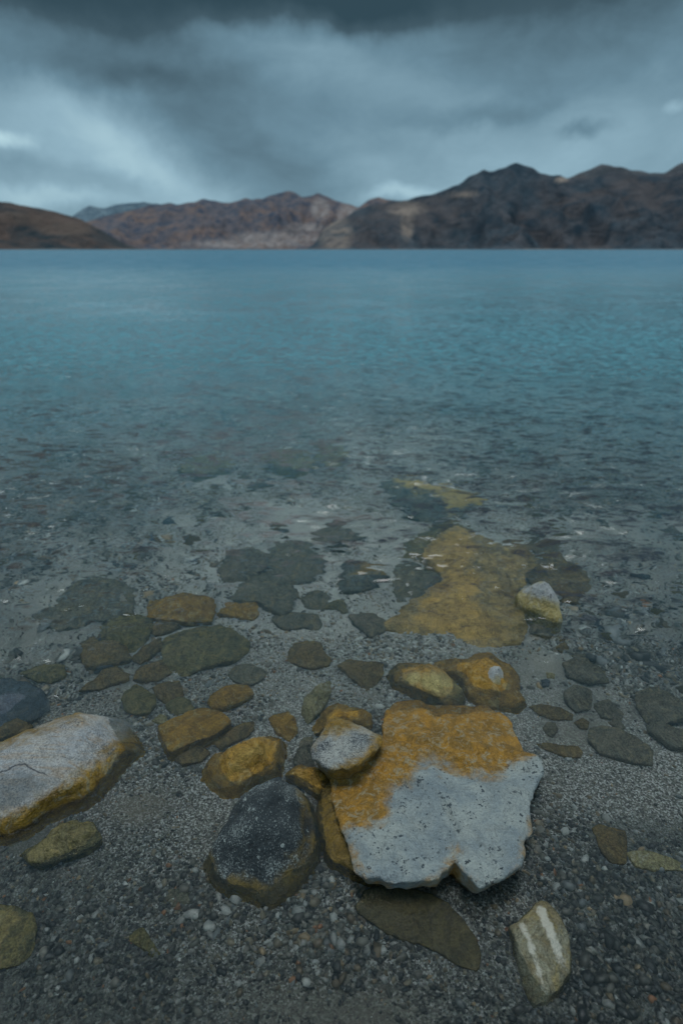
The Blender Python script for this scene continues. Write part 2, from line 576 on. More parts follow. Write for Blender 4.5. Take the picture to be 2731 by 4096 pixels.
ridge('mountain', [(700, 572), (722, 560), (740, 530), (765, 510), (790, 500), (820, 482), (850, 470), (900, 462), (935, 459), (960, 452), (1010, 441),
                   (1035, 432), (1050, 424), (1080, 405), (1108, 391), (1120, 394), (1135, 392), (1150, 386), (1168, 379),
                   (1184, 375), (1212, 382), (1240, 394), (1280, 403), (1312, 412), (1360, 408), (1400, 396), (1450, 398), (1490, 404),
                   (1520, 402), (1568, 392), (1640, 360), (1760, 360), (1900, 400), (2100, 560)],
      3600, 5200, 6500, mm_r, 0.40, 0.0022, 1.0,
      fans=[(935, 480, 45, 14), (935, 510, 16, 40), (1290, 412, 16, 5), (1060, 446, 36, 5), (770, 540, 40, 40)])
ridge('hill', [(-420, 520), (-250, 430), (-120, 440), (0, 463), (30, 467), (60, 471), (120, 484), (160, 495), (185, 503), (210, 516), (235, 530),
               (262, 546), (290, 561), (320, 571)], 3000, 3900, 4800, mm_l, 0.28, 0.0026,
      fans=[(150, 520, 60, 18), (60, 500, 60, 12)])

# narrow pale beach along the far shore
m_sh, nt, b = new_mat('far_shore_sand')
tcn = N(nt, 'ShaderNodeTexCoord')
ns = noise_tex(nt, tcn.outputs['Object'], 0.01, 4)
nt.links.new(ramp(nt, ns.outputs[0], [(.40, (.085, .080, .080)), (.72, (.21, .18, .155))]), b.inputs['Base Color'])
b.inputs['Roughness'].default_value = 1
v, f = [], []
AA = np.linspace(-1.0, 1.0, 240)
for a in AA:
    r0 = 2900 if a < -0.27 else 2900 + 600 * min(1, (a + 0.27) / 0.1)
    r0 *= 1 + 0.02 * mn.noise(Vector((a * 12, 1, 2)))
    hh = 1.5 + 5.0 * max(0, mn.noise(Vector((a * 15, 4, 2))) + 0.1)
    for r, z in ((r0, -3), (r0 + 30, hh), (r0 + 500, hh + 1), (r0 + 520, -3)):
        v.append((math.sin(a) * r, math.cos(a) * r, z))
fcs = []
for i in range(len(AA) - 1):
    for j in range(3):
        q = i * 4 + j
        fcs.append((q, q + 4, q + 5, q + 1))
mesh_obj('far_shore', v, fcs, m_sh, kind='structure')


# ------------------------------------------------------------------ rock materials
def rock_mat(name, a, b_, speck=None, spk_scale=260, spk_amt=(0.60, 0.66), stain=((.50, .27, .035), (.30, .16, .03)),
             streak=None, mottling=9, rough=0.62, vein=None, layer=None, big_spk=None, grain_amt=0.85, cracks=None):
    m, nt, b = new_mat(name)
    tcn = N(nt, 'ShaderNodeTexCoord')
    oc = tcn.outputs['Object']
    n1 = noise_tex(nt, oc, mottling, 6, 0.62, 0.3)
    n2 = noise_tex(nt, oc, mottling * 7, 5, 0.65)
    n3 = noise_tex(nt, oc, mottling * 30, 3, 0.7)
    base = mix(nt, mapr(nt, n1.outputs[0], 0.36, 0.64), a, b_)
    base = mix(nt, mapr(nt, n2.outputs[0], 0.35, 0.7, 0.0, 0.45), base, tuple(x * 0.5 for x in a))
    if layer:
        mp = N(nt, 'ShaderNodeMapping')
        mp.inputs['Rotation'].default_value = (0, 0, math.radians(layer[0]))
        mp.inputs['Scale'].default_value = (12, 90, 90)
        nt.links.new(oc, mp.inputs['Vector'])
        nl = noise_tex(nt, mp.outputs[0], 1.0, 4, 0.6, 0.6)
        base = mix(nt, mapr(nt, nl.outputs[0], 0.45, 0.7, 0.0, 0.75), base, layer[1])
    if speck:
        vz = N(nt, 'ShaderNodeTexNoise')
        vz.inputs['Scale'].default_value = spk_scale
        vz.inputs['Detail'].default_value = 2.5
        vz.inputs['Roughness'].default_value = 0.65
        nt.links.new(oc, vz.inputs['Vector'])
        cl = noise_tex(nt, oc, mottling * 2.0, 3, 0.6)
        msk = math_node(nt, 'ADD', vz.outputs[0], math_node(nt, 'MULTIPLY', math_node(nt, 'SUBTRACT', cl.outputs[0], 0.5), 0.6))
        base = mix(nt, mapr(nt, msk, spk_amt[0], spk_amt[1]), base, speck)
    if vein:
        mp = N(nt, 'ShaderNodeMapping')
        mp.inputs['Rotation'].default_value = (0, 0, math.radians(vein[0]))
        nt.links.new(oc, mp.inputs['Vector'])
        wv = N(nt, 'ShaderNodeTexWave')
        wv.inputs['Scale'].default_value = vein[1]
        wv.inputs['Distortion'].default_value = 2.5
        wv.inputs['Detail'].default_value = 3
        wv.inputs['Detail Scale'].default_value = 1.5
        nt.links.new(mp.outputs[0], wv.inputs['Vector'])
        base = mix(nt, mapr(nt, wv.outputs['Fac'], vein[2], vein[2] + 0.1), base, vein[3])
    at = N(nt, 'ShaderNodeAttribute', attribute_name='dry')
    ns = noise_tex(nt, oc, 28, 6, 0.65, 0.6)
    edge = math_node(nt, 'ADD', at.outputs['Fac'], math_node(nt, 'MULTIPLY', math_node(nt, 'SUBTRACT', ns.outputs[0], 0.5), 0.075))
    dryf = mapr(nt, edge, -0.013, 0.013)
    ns1 = noise_tex(nt, oc, mottling * 2.6, 6, 0.65, 0.9)
    st = mix(nt, mapr(nt, ns1.outputs[0], 0.40, 0.60), stain[0], stain[1])
    ns3 = noise_tex(nt, oc, mottling * 1.3, 6, 0.7, 1.6)
    crk = math_node(nt, 'ABSOLUTE', math_node(nt, 'SUBTRACT', ns3.outputs[0], 0.5))
    st = mix(nt, mapr(nt, crk, 0.0, 0.03, 0.5, 0.0), st, tuple(x * 0.3 for x in stain[1]))
    nst = noise_tex(nt, oc, mottling * 4, 5, 0.7, 1.2)
    st = mix(nt, mapr(nt, nst.outputs[0], 0.50, 0.64, 0.0, 0.8), st, (.30, .27, .17) if streak is None else streak)
    st = mix(nt, mapr(nt, n2.outputs[0], 0.50, 0.75, 0.0, 0.6), st, tuple(x * 0.35 for x in stain[1]))
    if speck and big_spk:
        vb = N(nt, 'ShaderNodeTexVoronoi')
        vb.inputs['Scale'].default_value = big_spk
        nt.links.new(vmath(nt, 'ADD', oc, vmath(nt, 'SCALE', vmath(nt, 'SUBTRACT', n3.outputs['Color'], (.5, .5, .5)), 0.006)), vb.inputs['Vector'])
        sc_ = N(nt, 'ShaderNodeSeparateColor')
        nt.links.new(vb.outputs['Color'], sc_.inputs[0])
        rad = math_node(nt, 'SUBTRACT', math_node(nt, 'MULTIPLY', mapr(nt, sc_.outputs[0], 0.70, 1.0, 0.0, 0.48), mapr(nt, n2.outputs[0], .42, .62, .1, 1.2)), vb.outputs['Distance'])
        base = mix(nt, mapr(nt, rad, 0.0, 0.06, 0.0, 0.9), base, speck)
    grain = noise_tex(nt, oc, 330, 3, 0.7)
    if cracks:
        base = mix(nt, mapr(nt, crk, 0.0, cracks[0], cracks[1], 0.0), base, tuple(x * 0.22 for x in a))
        nb = noise_tex(nt, oc, mottling * 0.8, 5, 0.65, 2.2)
        base = mix(nt, mapr(nt, nb.outputs[0], 0.50, 0.66, 0.0, cracks[2]), base, tuple(x * 0.5 for x in b_))
    gfac = mapr(nt, grain.outputs[0], 0.34, 0.66, 0.55, 1.25, False)
    mid = mapr(nt, n2.outputs[0], 0.35, 0.65, 0.62, 1.18, False)
    gl_ = math_node(nt, 'MULTIPLY', gfac, mid)
    gcol_ = N(nt, 'ShaderNodeCombineColor')
    for q in range(3):
        nt.links.new(gl_, gcol_.inputs[q])
    cfin = mix(nt, grain_amt, mix(nt, dryf, st, base), gcol_.outputs[0], 'MULTIPLY')
    nt.links.new(cfin, b.inputs['Base Color'])
    nt.links.new(mapr(nt, edge, -0.02, 0.01, 0.27, rough + 0.2), b.inputs['Roughness'])
    b.inputs['Specular IOR Level'].default_value = 0.5
    hsum = math_node(nt, 'ADD', n2.outputs[0], math_node(nt, 'MULTIPLY', n3.outputs[0], 0.35))
    bump(nt, b, hsum, 0.011, 0.9)
    return m


M = {}
M['slab'] = rock_mat('pale_slab_stone', (.27, .33, .355), (.47, .515, .485), (.05, .07, .085), 150, (0.63, 0.70), mottling=15, big_spk=170, grain_amt=0.55, cracks=(0.010, 0.55, 0.28),
                     stain=((.48, .25, .038), (.30, .17, .035)), streak=(.42, .36, .23))
M['white'] = rock_mat('grey_granite', (.40, .43, .45), (.50, .47, .41), (.10, .12, .14), 420, (0.50, 0.72), mottling=9,
                      stain=((.34, .20, .02), (.20, .115, .012)), layer=(25, (.36, .27, .18)))
M['dark'] = rock_mat('dark_granite', (.022, .034, .040), (.048, .062, .068), (.27, .31, .30), 420, (0.52, 0.70), mottling=11, big_spk=150,
                     stain=((.20, .14, .03), (.11, .075, .015)), streak=(.12, .10, .05))
M['perched'] = rock_mat('speckled_stone', (.50, .51, .47), (.38, .41, .41), (.09, .105, .115), 380, (0.47, 0.66), mottling=16,
                        stain=((.42, .24, .03), (.26, .16, .03)), streak=(.40, .34, .20))
M['tip'] = rock_mat('white_capped_stone', (.58, .60, .60), (.46, .48, .48), (.12, .12, .12), 120, (0.66, 0.70), mottling=16,
                    stain=((.50, .41, .17), (.42, .33, .12)), streak=(.56, .52, .36))
M['ochre'] = rock_mat('ochre_stone', (.40, .26, .06), (.48, .33, .09), stain=((.42, .235, .03), (.28, .155, .02)), streak=(.42, .31, .12))
M['gold'] = rock_mat('golden_stone', (.74, .47, .12), (.58, .38, .11), stain=((.42, .29, .10), (.27, .20, .085)), streak=(.52, .37, .13), cracks=(0.03, 0.65, 0.75), mottling=7, layer=(50, (.40, .27, .09)))
M['wedge'] = rock_mat('ochre_topped_grey_stone', (.42, .27, .07), (.34, .22, .06), stain=((.135, .15, .13), (.085, .095, .09)), streak=(.17, .15, .10))
M['fish'] = rock_mat('half_golden_grey_stone', cracks=(0.03, 0.5, 0.5), mottling=7, a=(.78, .56, .17), b_=(.66, .46, .13), stain=((.16, .16, .12), (.10, .105, .09)), streak=(.22, .19, .11))
M['brown'] = rock_mat('brown_stone', (.2, .15, .07), (.25, .19, .09), stain=((.215, .145, .055), (.15, .115, .055)), streak=(.28, .20, .075))
M['olive'] = rock_mat('olive_stone', (.2, .17, .08), (.25, .22, .1), stain=((.19, .16, .065), (.135, .125, .06)), streak=(.28, .22, .08))
M['teal'] = rock_mat('grey_green_stone', (.15, .17, .15), (.18, .2, .18), stain=((.19, .178, .128), (.135, .135, .105)), streak=(.26, .21, .115))
M['darkbrown'] = rock_mat('dark_brown_stone', (.1, .08, .05), (.12, .1, .06), stain=((.20, .175, .125), (.135, .13, .10)), streak=(.26, .215, .13))
M['blue'] = rock_mat('blue_grey_stone', (.1, .12, .15), (.14, .16, .19), stain=((.10, .125, .15), (.075, .10, .13)), streak=(.14, .15, .15))
M['pale'] = rock_mat('pale_yellow_stone', (.4, .36, .2), (.45, .4, .25), stain=((.38, .33, .17), (.29, .25, .12)), streak=(.45, .42, .30))
M['stripe'] = rock_mat('striped_stone', (.30, .30, .24), (.22, .21, .15), stain=((.27, .26, .18), (.20, .165, .085)), streak=(.30, .24, .10))
M['ochregrey'] = rock_mat('yellow_crusted_stone', (.48, .40, .16), (.40, .36, .18), stain=((.36, .21, .04), (.17, .13, .05)), streak=(.3, .22, .1))

VIEWS = {'F': (0, 0, 2731 / 1568), 'V3': (0, 1600, .8712), 'V4': (1366, 1800, .8705), 'V5': (0, 2600, .8712),
         'V6': (1366, 2550, .8705), 'V7': (0, 3200, .8712), 'V8': (1366, 3200, .8705), 'W2': (0, 2100, .574),
         'W3': (800, 2000, .5102), 'W4': (500, 2600, .5102), 'W5': (1100, 2600, .7015), 'W6': (1900, 2400, .53),
         'W7': (0, 2700, .4464), 'W8': (1400, 1800, .8489)}


def to_world(view, pts, z0, gx=0.0, gy=0.0, c=(0, 0)):
    """Photo measurements -> points on the plane z = z0 + gx*(x-cx) + gy*(y-cy)."""
    ox, oy, k = VIEWS[view]
    res = []
    for (x, y) in pts:
        d = px_dir(ox + x * k, oy + y * k)
        den = d.z - gx * d.x - gy * d.y
        t = (z0 - gx * c[0] - gy * c[1] - CAM_H) / den
        hx, hy, hz = d.x * t, d.y * t, CAM_H + d.z * t
        if hz < -0.001:                      # below the water plane the line of sight bends
            tw = -CAM_H / d.z
            dn = d.normalized()
            r = 1 / 1.33
            ci = -dn.z
            kk = math.sqrt(1 - r * r * (1 - ci * ci))
            t2 = -hz / kk
            hx, hy = d.x * tw + r * dn.x * t2, d.y * tw + r * dn.y * t2
        res.append((hx, hy))
    return np.array(res)


def resample(poly, n):
    p = np.vstack([poly, poly[:1]])
    seg = np.hypot(*np.diff(p, axis=0).T)
    s = np.concatenate([[0], np.cumsum(seg)])
    u = np.linspace(0, s[-1], n, endpoint=False)
    return np.stack([np.interp(u, s, p[:, 0]), np.interp(u, s, p[:, 1])], 1)


def smooth_loop(p, it):
    for _ in range(it):
        p = 0.5 * p + 0.25 * (np.roll(p, 1, 0) + np.roll(p, -1, 0))
    return p


def poly_sd(P, poly):
    """Signed distance of points to a polygon, positive inside."""
    n = len(poly)
    dmin = np.full(len(P), 1e9)
    inside = np.zeros(len(P), bool)
    for i in range(n):
        a, b = poly[i], poly[(i + 1) % n]
        ab = b - a
        t = np.clip(((P - a) @ ab) / max(ab @ ab, 1e-12), 0, 1)
        dd = np.hypot(*(P - (a + t[:, None] * ab)).T)
        dmin = np.minimum(dmin, dd)
        cond = ((a[1] > P[:, 1]) != (b[1] > P[:, 1]))
        xi = (b[0] - a[0]) * (P[:, 1] - a[1]) / (b[1] - a[1] + 1e-12) + a[0]
        inside ^= cond & (P[:, 0] < xi)
    return np.where(inside, dmin, -dmin)


def photo_sd(view, poly, verts):
    """Signed distance (metres) of points to an outline measured on the photograph."""
    ox, oy, k = VIEWS[view]
    c, s = math.cos(PITCH), math.sin(PITCH)
    x, y, z = verts[:, 0].copy(), verts[:, 1].copy(), verts[:, 2] - CAM_H
    d_ = np.maximum(-verts[:, 2], 0)
    R_ = np.hypot(x, y) + 1e-9
    r_ = R_.copy()
    for _ in range(14):                      # where the bent line of sight crosses the water plane
        r_ = R_ - d_ * np.tan(np.arcsin(np.sin(np.arctan(r_ / CAM_H)) / 1.33))
    x, y, z = x * r_ / R_, y * r_ / R_, np.where(d_ > 0, -CAM_H, z)
    dep_ = y * c - z * s
    up = y * s + z * c
    px = 2731 / 2 + x / dep_ * FOC / SW * 2731
    py = 2048 - up / dep_ * FOC / SH * 4096
    d = poly_sd(np.stack([px, py], 1), np.array([(ox + a * k, oy + b * k) for a, b in poly]))
    return d * dep_ * SW / 2731 / FOC


rock_foot = []


def rock(label, view, pts, mat, h=0.03, top=None, tilt=(0, 0), dome=0.35, flare=0.35, rim=0.16, rough=1.0, dry=None,
         seg=None, cuts=3, name='rock', cat='rock', group='rocks along the lake edge', sd=None, grow=1.0):
    sd = sd if sd is not None else len(rock_foot) * 13 + 5
    rnd = random.Random(sd)
    # estimate centre on the bed, then the rim plane
    z_guess = top if top is not None else -0.04
    for _ in range(3):
        p0 = to_world(view, pts, z_guess)
        c = p0.mean(0)
        zb = bed_z(c[0], c[1])
        if top is None:
            z_guess = zb + h * 0.6
    ztop = z_guess
    poly = to_world(view, pts, ztop, tilt[0], tilt[1], c)
    size = math.sqrt(max(1e-6, np.ptp(poly[:, 0]) * np.ptp(poly[:, 1])))
    big = seg or int(min(150, max(36, size * 420)))
    loop = resample(poly, big)
    if grow != 1:
        loop = loop.mean(0) + (loop - loop.mean(0)) * grow
    ctr = loop.mean(0)
    for i in range(len(loop)):
        rv = loop[i] - ctr
        u_ = Vector((loop[i][0] * 26 + sd, loop[i][1] * 26, sd * .7))
        w_ = mn.noise(u_) + 0.6 * mn.noise(u_ * 2.7) + 0.35 * mn.noise(u_ * 6.1)
        loop[i] = loop[i] + rv / (np.hypot(*rv) + 1e-9) * w_ * min(0.0045, size * 0.04)
    d_edge = size * 0.5
    H = max(0.006, ztop - zb)
    rr = min(H, size * 0.5) * rim
    verts, rings = [], []
    zt = lambda x, y: ztop + tilt[0] * (x - c[0]) + tilt[1] * (y - c[1])
    nin = max(6, big // 6)
    prof = []
    for i in range(nin):                       # top surface
        s = (i + 0.6) / nin
        prof.append((s * (1 - rr / d_edge), 'top', s))
    for a in (20, 45, 70):                     # rounded rim
        ar = math.radians(a)
        prof.append((1 - rr / d_edge * (1 - math.sin(ar)), 'rim', 1 - math.cos(ar)))
    nfl = max(4, int(big / 14))
    for i in range(nfl + 1):                   # flank
        u = i / nfl
        prof.append((1 + flare * H / d_edge * u, 'flank', u))
    V = []
    kinds = []
    for (s, kd, u) in prof:
        for q in loop:
            x, y = ctr + (q - ctr) * s
            base = zt(x, y)
            if kd == 'top':
                z = base + dome * H * (1 - u * u)
            elif kd == 'rim':
                z = base - rr * u
            else:
                lo = zb - 0.025
                z = (base - rr) * (1 - u) + lo * u
                if base - rr < lo:
                    z = base - rr - 0.01 * u
            V.append((x, y, z))
            kinds.append(kd)
    V = np.array(V)
    # chisel facets off the block
    nrm_c = np.array([ctr[0], ctr[1], 0])
    for _ in range(cuts):
        th = rnd.uniform(0, 2 * math.pi)
        nz = rnd.uniform(0.55, 0.93)
        nv = np.array([math.cos(th) * math.sqrt(1 - nz * nz), math.sin(th) * math.sqrt(1 - nz * nz), nz])
        ref = nrm_c + np.array([math.cos(th) * d_edge * rnd.uniform(.45, .85), math.sin(th) * d_edge * rnd.uniform(.45, .85),
                                zt(*ctr) + dome * H * 0.45])
        over = (V - ref) @ nv
        over = np.maximum(over, 0)
        V[:, 2] -= np.minimum(over * 0.85, H * 0.5)
    # natural unevenness
    f1, f2, f3 = 2.2 / size, 7.0 / size, 22.0 / size
    amp = min(size * 0.5, H * 1.6) * rough
    off = Vector((sd * 1.37, sd * 0.71, sd * 0.33))
    for i in range(len(V)):
        p = Vector(V[i])
        q = p + off
        n1 = mn.noise_vector(q * f1)
        n2 = mn.noise_vector(q * f2)
        n3 = mn.noise_vector(q * f3)
        kxy = 0.5 if kinds[i] != 'flank' else 0.8
        lay = mn.noise(Vector((q.x * f1, q.y * f1, q.z * 90)))
        dz = 0.13 * n1.z + 0.075 * n2.z + 0.030 * n3.z
        cr = abs(mn.noise(Vector((q.x * f2 * 0.6, q.y * f2 * 0.6, q.z * 14))))
        dz -= 0.10 * max(0, 0.12 - cr) / 0.12
        lv = 3.2 * (mn.noise(Vector((q.x * f1 * 1.1, q.y * f1 * 1.1, 4.4))) + 0.25 * n2.x + 0.12 * n3.y)
        fl_ = math.floor(lv)
        st_ = min(1.0, (lv - fl_) / 0.18)
        dz += 0.085 * (fl_ + st_ * st_ * (3 - 2 * st_))
        V[i, 2] += amp * dz * (1 if kinds[i] != 'flank' else 0.5)
        V[i, 0] += amp * kxy * (0.06 * n1.x + 0.07 * n2.x + 0.035 * n3.x)
        V[i, 1] += amp * kxy * (0.06 * n1.y + 0.07 * n2.y + 0.035 * n3.y)
        if kinds[i] == 'flank':
            o2 = Vector((V[i, 0] - ctr[0], V[i, 1] - ctr[1]))
            o2.normalize()
            V[i, 0] += o2.x * amp * 0.09 * lay
            V[i, 1] += o2.y * amp * 0.09 * lay
    n = len(loop)
    R = len(prof)
    cz = V[:n, 2].mean()
    verts = np.vstack([V, [[ctr[0], ctr[1], cz], [ctr[0], ctr[1], zb - 0.03]]])
    faces = []
    for r in range(R - 1):
        for i in range(n):
            j = (i + 1) % n
            faces.append((r * n + i, (r + 1) * n + i, (r + 1) * n + j, r * n + j))
    for i in range(n):
        j = (i + 1) % n
        faces.append((R * n, i, j))
        faces.append((R * n + 1, (R - 1) * n + j, (R - 1) * n + i))
    # winding outward (loop may be clockwise)
    area = 0.5 * np.sum(loop[:, 0] * np.roll(loop[:, 1], -1) - np.roll(loop[:, 0], -1) * loop[:, 1])
    if area < 0:
        faces = [tuple(reversed(f)) for f in faces]
    org = np.array([ctr[0], ctr[1], zb])
    o = mesh_obj(name, verts - org, faces, mat, label=label, cat=cat, group=group)
    o.location = org
    att = np.full(len(verts), -0.2)
    if dry is not None:
        att = photo_sd(dry[0], dry[1], verts)
    add_attr(o.data, 'dry', np.clip(att, -0.2, 0.2))
    rock_foot.append((loop, ztop))
    return o


# ---- the big emergent stones
rock('large flat slab half white and half orange, broken notch in its near edge', 'W5',
     [(500, 640), (590, 560), (615, 480), (605, 430), (620, 350), (680, 290), (790, 275), (900, 305), (960, 300), (1080, 300),
      (1200, 305), (1260, 345), (1320, 390), (1375, 480), (1430, 570), (1500, 620), (1530, 690), (1510, 760), (1490, 800),
      (1470, 880), (1455, 960), (1465, 1040), (1425, 1110), (1430, 1170), (1405, 1235), (1340, 1280), (1250, 1325),
      (1165, 1355), (1110, 1320), (1060, 1285), (1032, 1245), (1016, 1212), (1000, 1240), (955, 1262), (932, 1305),
      (850, 1320), (740, 1330), (620, 1310), (580, 1280), (510, 1280), (450, 1220), (400, 1100), (350, 950), (320, 830),
      (315, 720), (340, 690), (440, 690)], M['slab'], top=0.020, tilt=(0.01, -0.11), dome=0.12, flare=-0.85, rim=0.10,
     rough=0.60, cuts=0, seg=230, name='slab_rock',
     dry=('W5', [(420, 1040), (500, 1020), (560, 1015), (640, 965), (640, 915), (610, 880), (660, 820), (720, 775), (790, 745),
                 (805, 690), (830, 630), (920, 640), (970, 680), (1050, 712), (1120, 700), (1200, 705), (1320, 690), (1370, 660),
                 (1420, 618), (1620, 560), (1620, 900), (1475, 1000), (1435, 1120), (1440, 1230), (1160, 1400), (1060, 1250), (1018, 1140), (960, 1300),
                 (700, 1400), (500, 1320), (440, 1180)]))
rock('small grey speckled stone perched on the left corner of the orange slab', 'W5',
     [(335, 370), (430, 390), (500, 425), (560, 455), (605, 475), (608, 505), (570, 560), (520, 600), (470, 640),
      (430, 670), (360, 680), (300, 668), (250, 640), (215, 605), (195, 570), (215, 530), (260, 470), (300, 410)],
     M['perched'], top=0.046, tilt=(0.0, -0.16), dome=0.05, flare=-0.55, rim=0.07, rough=0.28, cuts=2, name='perched_rock', seg=110,
     dry=('W5', [(235, 500), (290, 492), (360, 475), (440, 440), (500, 435), (590, 468), (550, 520), (500, 580), (440, 640), (360, 690), (260, 680), (180, 590)]))
rock('rounded dark blue granite boulder with white flecks and an olive waterline ring', 'F',
     [(638, 1774), (680, 1792), (708, 1830), (724, 1872), (732, 1920), (728, 1965), (705, 2010), (672, 2045), (640, 2062), (605, 2068),
      (575, 2050), (545, 2035), (508, 2018), (484, 1985), (478, 1945), (492, 1915), (512, 1878), (545, 1826), (585, 1792)],
     M['dark'], top=0.010, tilt=(-0.12, 0.14), dome=0.95, flare=0.5, rim=0.45, rough=0.30, cuts=5, name='dark_boulder', seg=150, sd=77,
     dry=('F', [(630, 1760), (690, 1785), (706, 1850), (712, 1910), (700, 1960), (655, 1990), (615, 2040), (580, 2035), (545, 2018), (505, 2002),
                (470, 1960), (485, 1915), (510, 1870), (545, 1815), (590, 1780)]))
rock('big pale granite boulder with a mustard lower edge cut by the photo edge', 'W7',
     [(1010, 255), (1080, 290), (1150, 370), (1215, 430), (1235, 480), (1190, 530), (1080, 590), (1010, 660), (930, 750), (800, 880),
      (660, 970), (500, 1030), (380, 1100), (200, 1210), (80, 1270), (-100, 1290), (-350, 1300), (-600, 1250), (-800, 1050), (-700, 830), (-400, 700),
      (-150, 625), (0, 575), (200, 490), (340, 425), (500, 360), (700, 310), (870, 275)],
     M['white'], top=0.026, tilt=(0.05, -0.02), dome=0.42, flare=0.40, rim=0.26, rough=0.26, cuts=2, name='pale_boulder', seg=170, sd=31,
     dry=('W7', [(1010, 240), (1090, 270), (1180, 370), (1240, 430), (1180, 500), (1060, 560), (980, 650), (900, 730), (780, 860),
                 (640, 950), (480, 1010), (350, 1080), (180, 1190), (60, 1240), (-100, 1250), (-500, 1200), (-600, 900), (-150, 720), (0, 650),
                 (160, 590), (330, 500), (480, 440), (700, 360), (870, 300)]))
rock('small white capped stone standing beside the large submerged golden plate', 'W8',
     [(790, 668), (820, 652), (880, 634), (935, 632), (960, 662), (990, 697), (990, 740), (1000, 780), (980, 798), (940, 778),
      (880, 745), (820, 720), (795, 690)], M['tip'], top=0.02, tilt=(0, 0.12), dome=0.5, flare=0.1, rim=0.25, rough=0.55, cuts=3, name='white_capped_rock', seg=80,
     dry=('W8', [(800, 650), (880, 620), (935, 620), (975, 665), (1000, 700), (985, 716), (930, 708), (880, 694), (845, 696), (815, 672)]))
rock('yellow topped block lying left of the orange rock with a white tip', 'W5',
     [(650, 100), (700, 65), (800, 55), (890, 75), (960, 115), (1030, 155), (1068, 190), (1068, 230), (1040, 262), (960, 262),
      (860, 230), (760, 195), (680, 155)], M['ochregrey'], top=0.004, tilt=(0.05, -0.10), dome=0.35, flare=0.25, rim=0.3, rough=0.4, cuts=2, name='block_rock', seg=96,
     dry=('W5', [(750, 170), (800, 150), (900, 130), (950, 140), (1000, 160), (1080, 190), (1040, 225), (940, 240), (860, 222), (790, 205)]))
rock('smooth orange rock with a single white tip breaking the water', 'W5',
     [(885, 65), (930, 35), (1060, 40), (1150, 20), (1210, 12), (1290, 50), (1340, 75), (1380, 130), (1400, 220), (1430, 280),
      (1390, 315), (1280, 300), (1180, 280), (1110, 245), (1080, 200), (1040, 150), (960, 110)],
     M['ochre'], top=-0.012, tilt=(0, -0.02), dome=0.65, flare=0.25, rim=0.4, rough=0.6, cuts=4, name='tipped_rock', seg=110, sd=9)
rock('tiny white and grey rock tip poking up through the orange rock', 'W5',
     [(1215, 95), (1250, 78), (1285, 80), (1305, 115), (1300, 160), (1290, 200), (1250, 190), (1200, 178), (1200, 130)],
     M['tip'], top=0.014, tilt=(0, 0.3), dome=0.3, flare=0.25, rim=0.3, rough=0.5, cuts=2, name='rock_tip', seg=48,
     dry=('W5', [(1190, 170), (1210, 80), (1285, 60), (1320, 115), (1310, 170), (1260, 150), (1230, 180)]))
rock('golden brown boulder between the dark boulder and the flat orange plank stone', 'W4',
     [(620, 870), (680, 800), (800, 765), (870, 720), (1000, 680), (1150, 635), (1230, 660), (1250, 760), (1215, 810), (1200, 900),
      (1050, 980), (900, 1060), (790, 1070), (690, 1000), (628, 930)], M['ochre'], top=0.0, tilt=(0.05, 0.05), dome=0.75, flare=0.4,
     rim=0.45, rough=0.45, cuts=3, name='golden_boulder', seg=130, sd=18,
     dry=('W4', [(860, 860), (900, 800), (980, 760), (1100, 750), (1180, 760), (1190, 800), (1050, 800), (960, 850), (870, 970), (780, 1000)]))

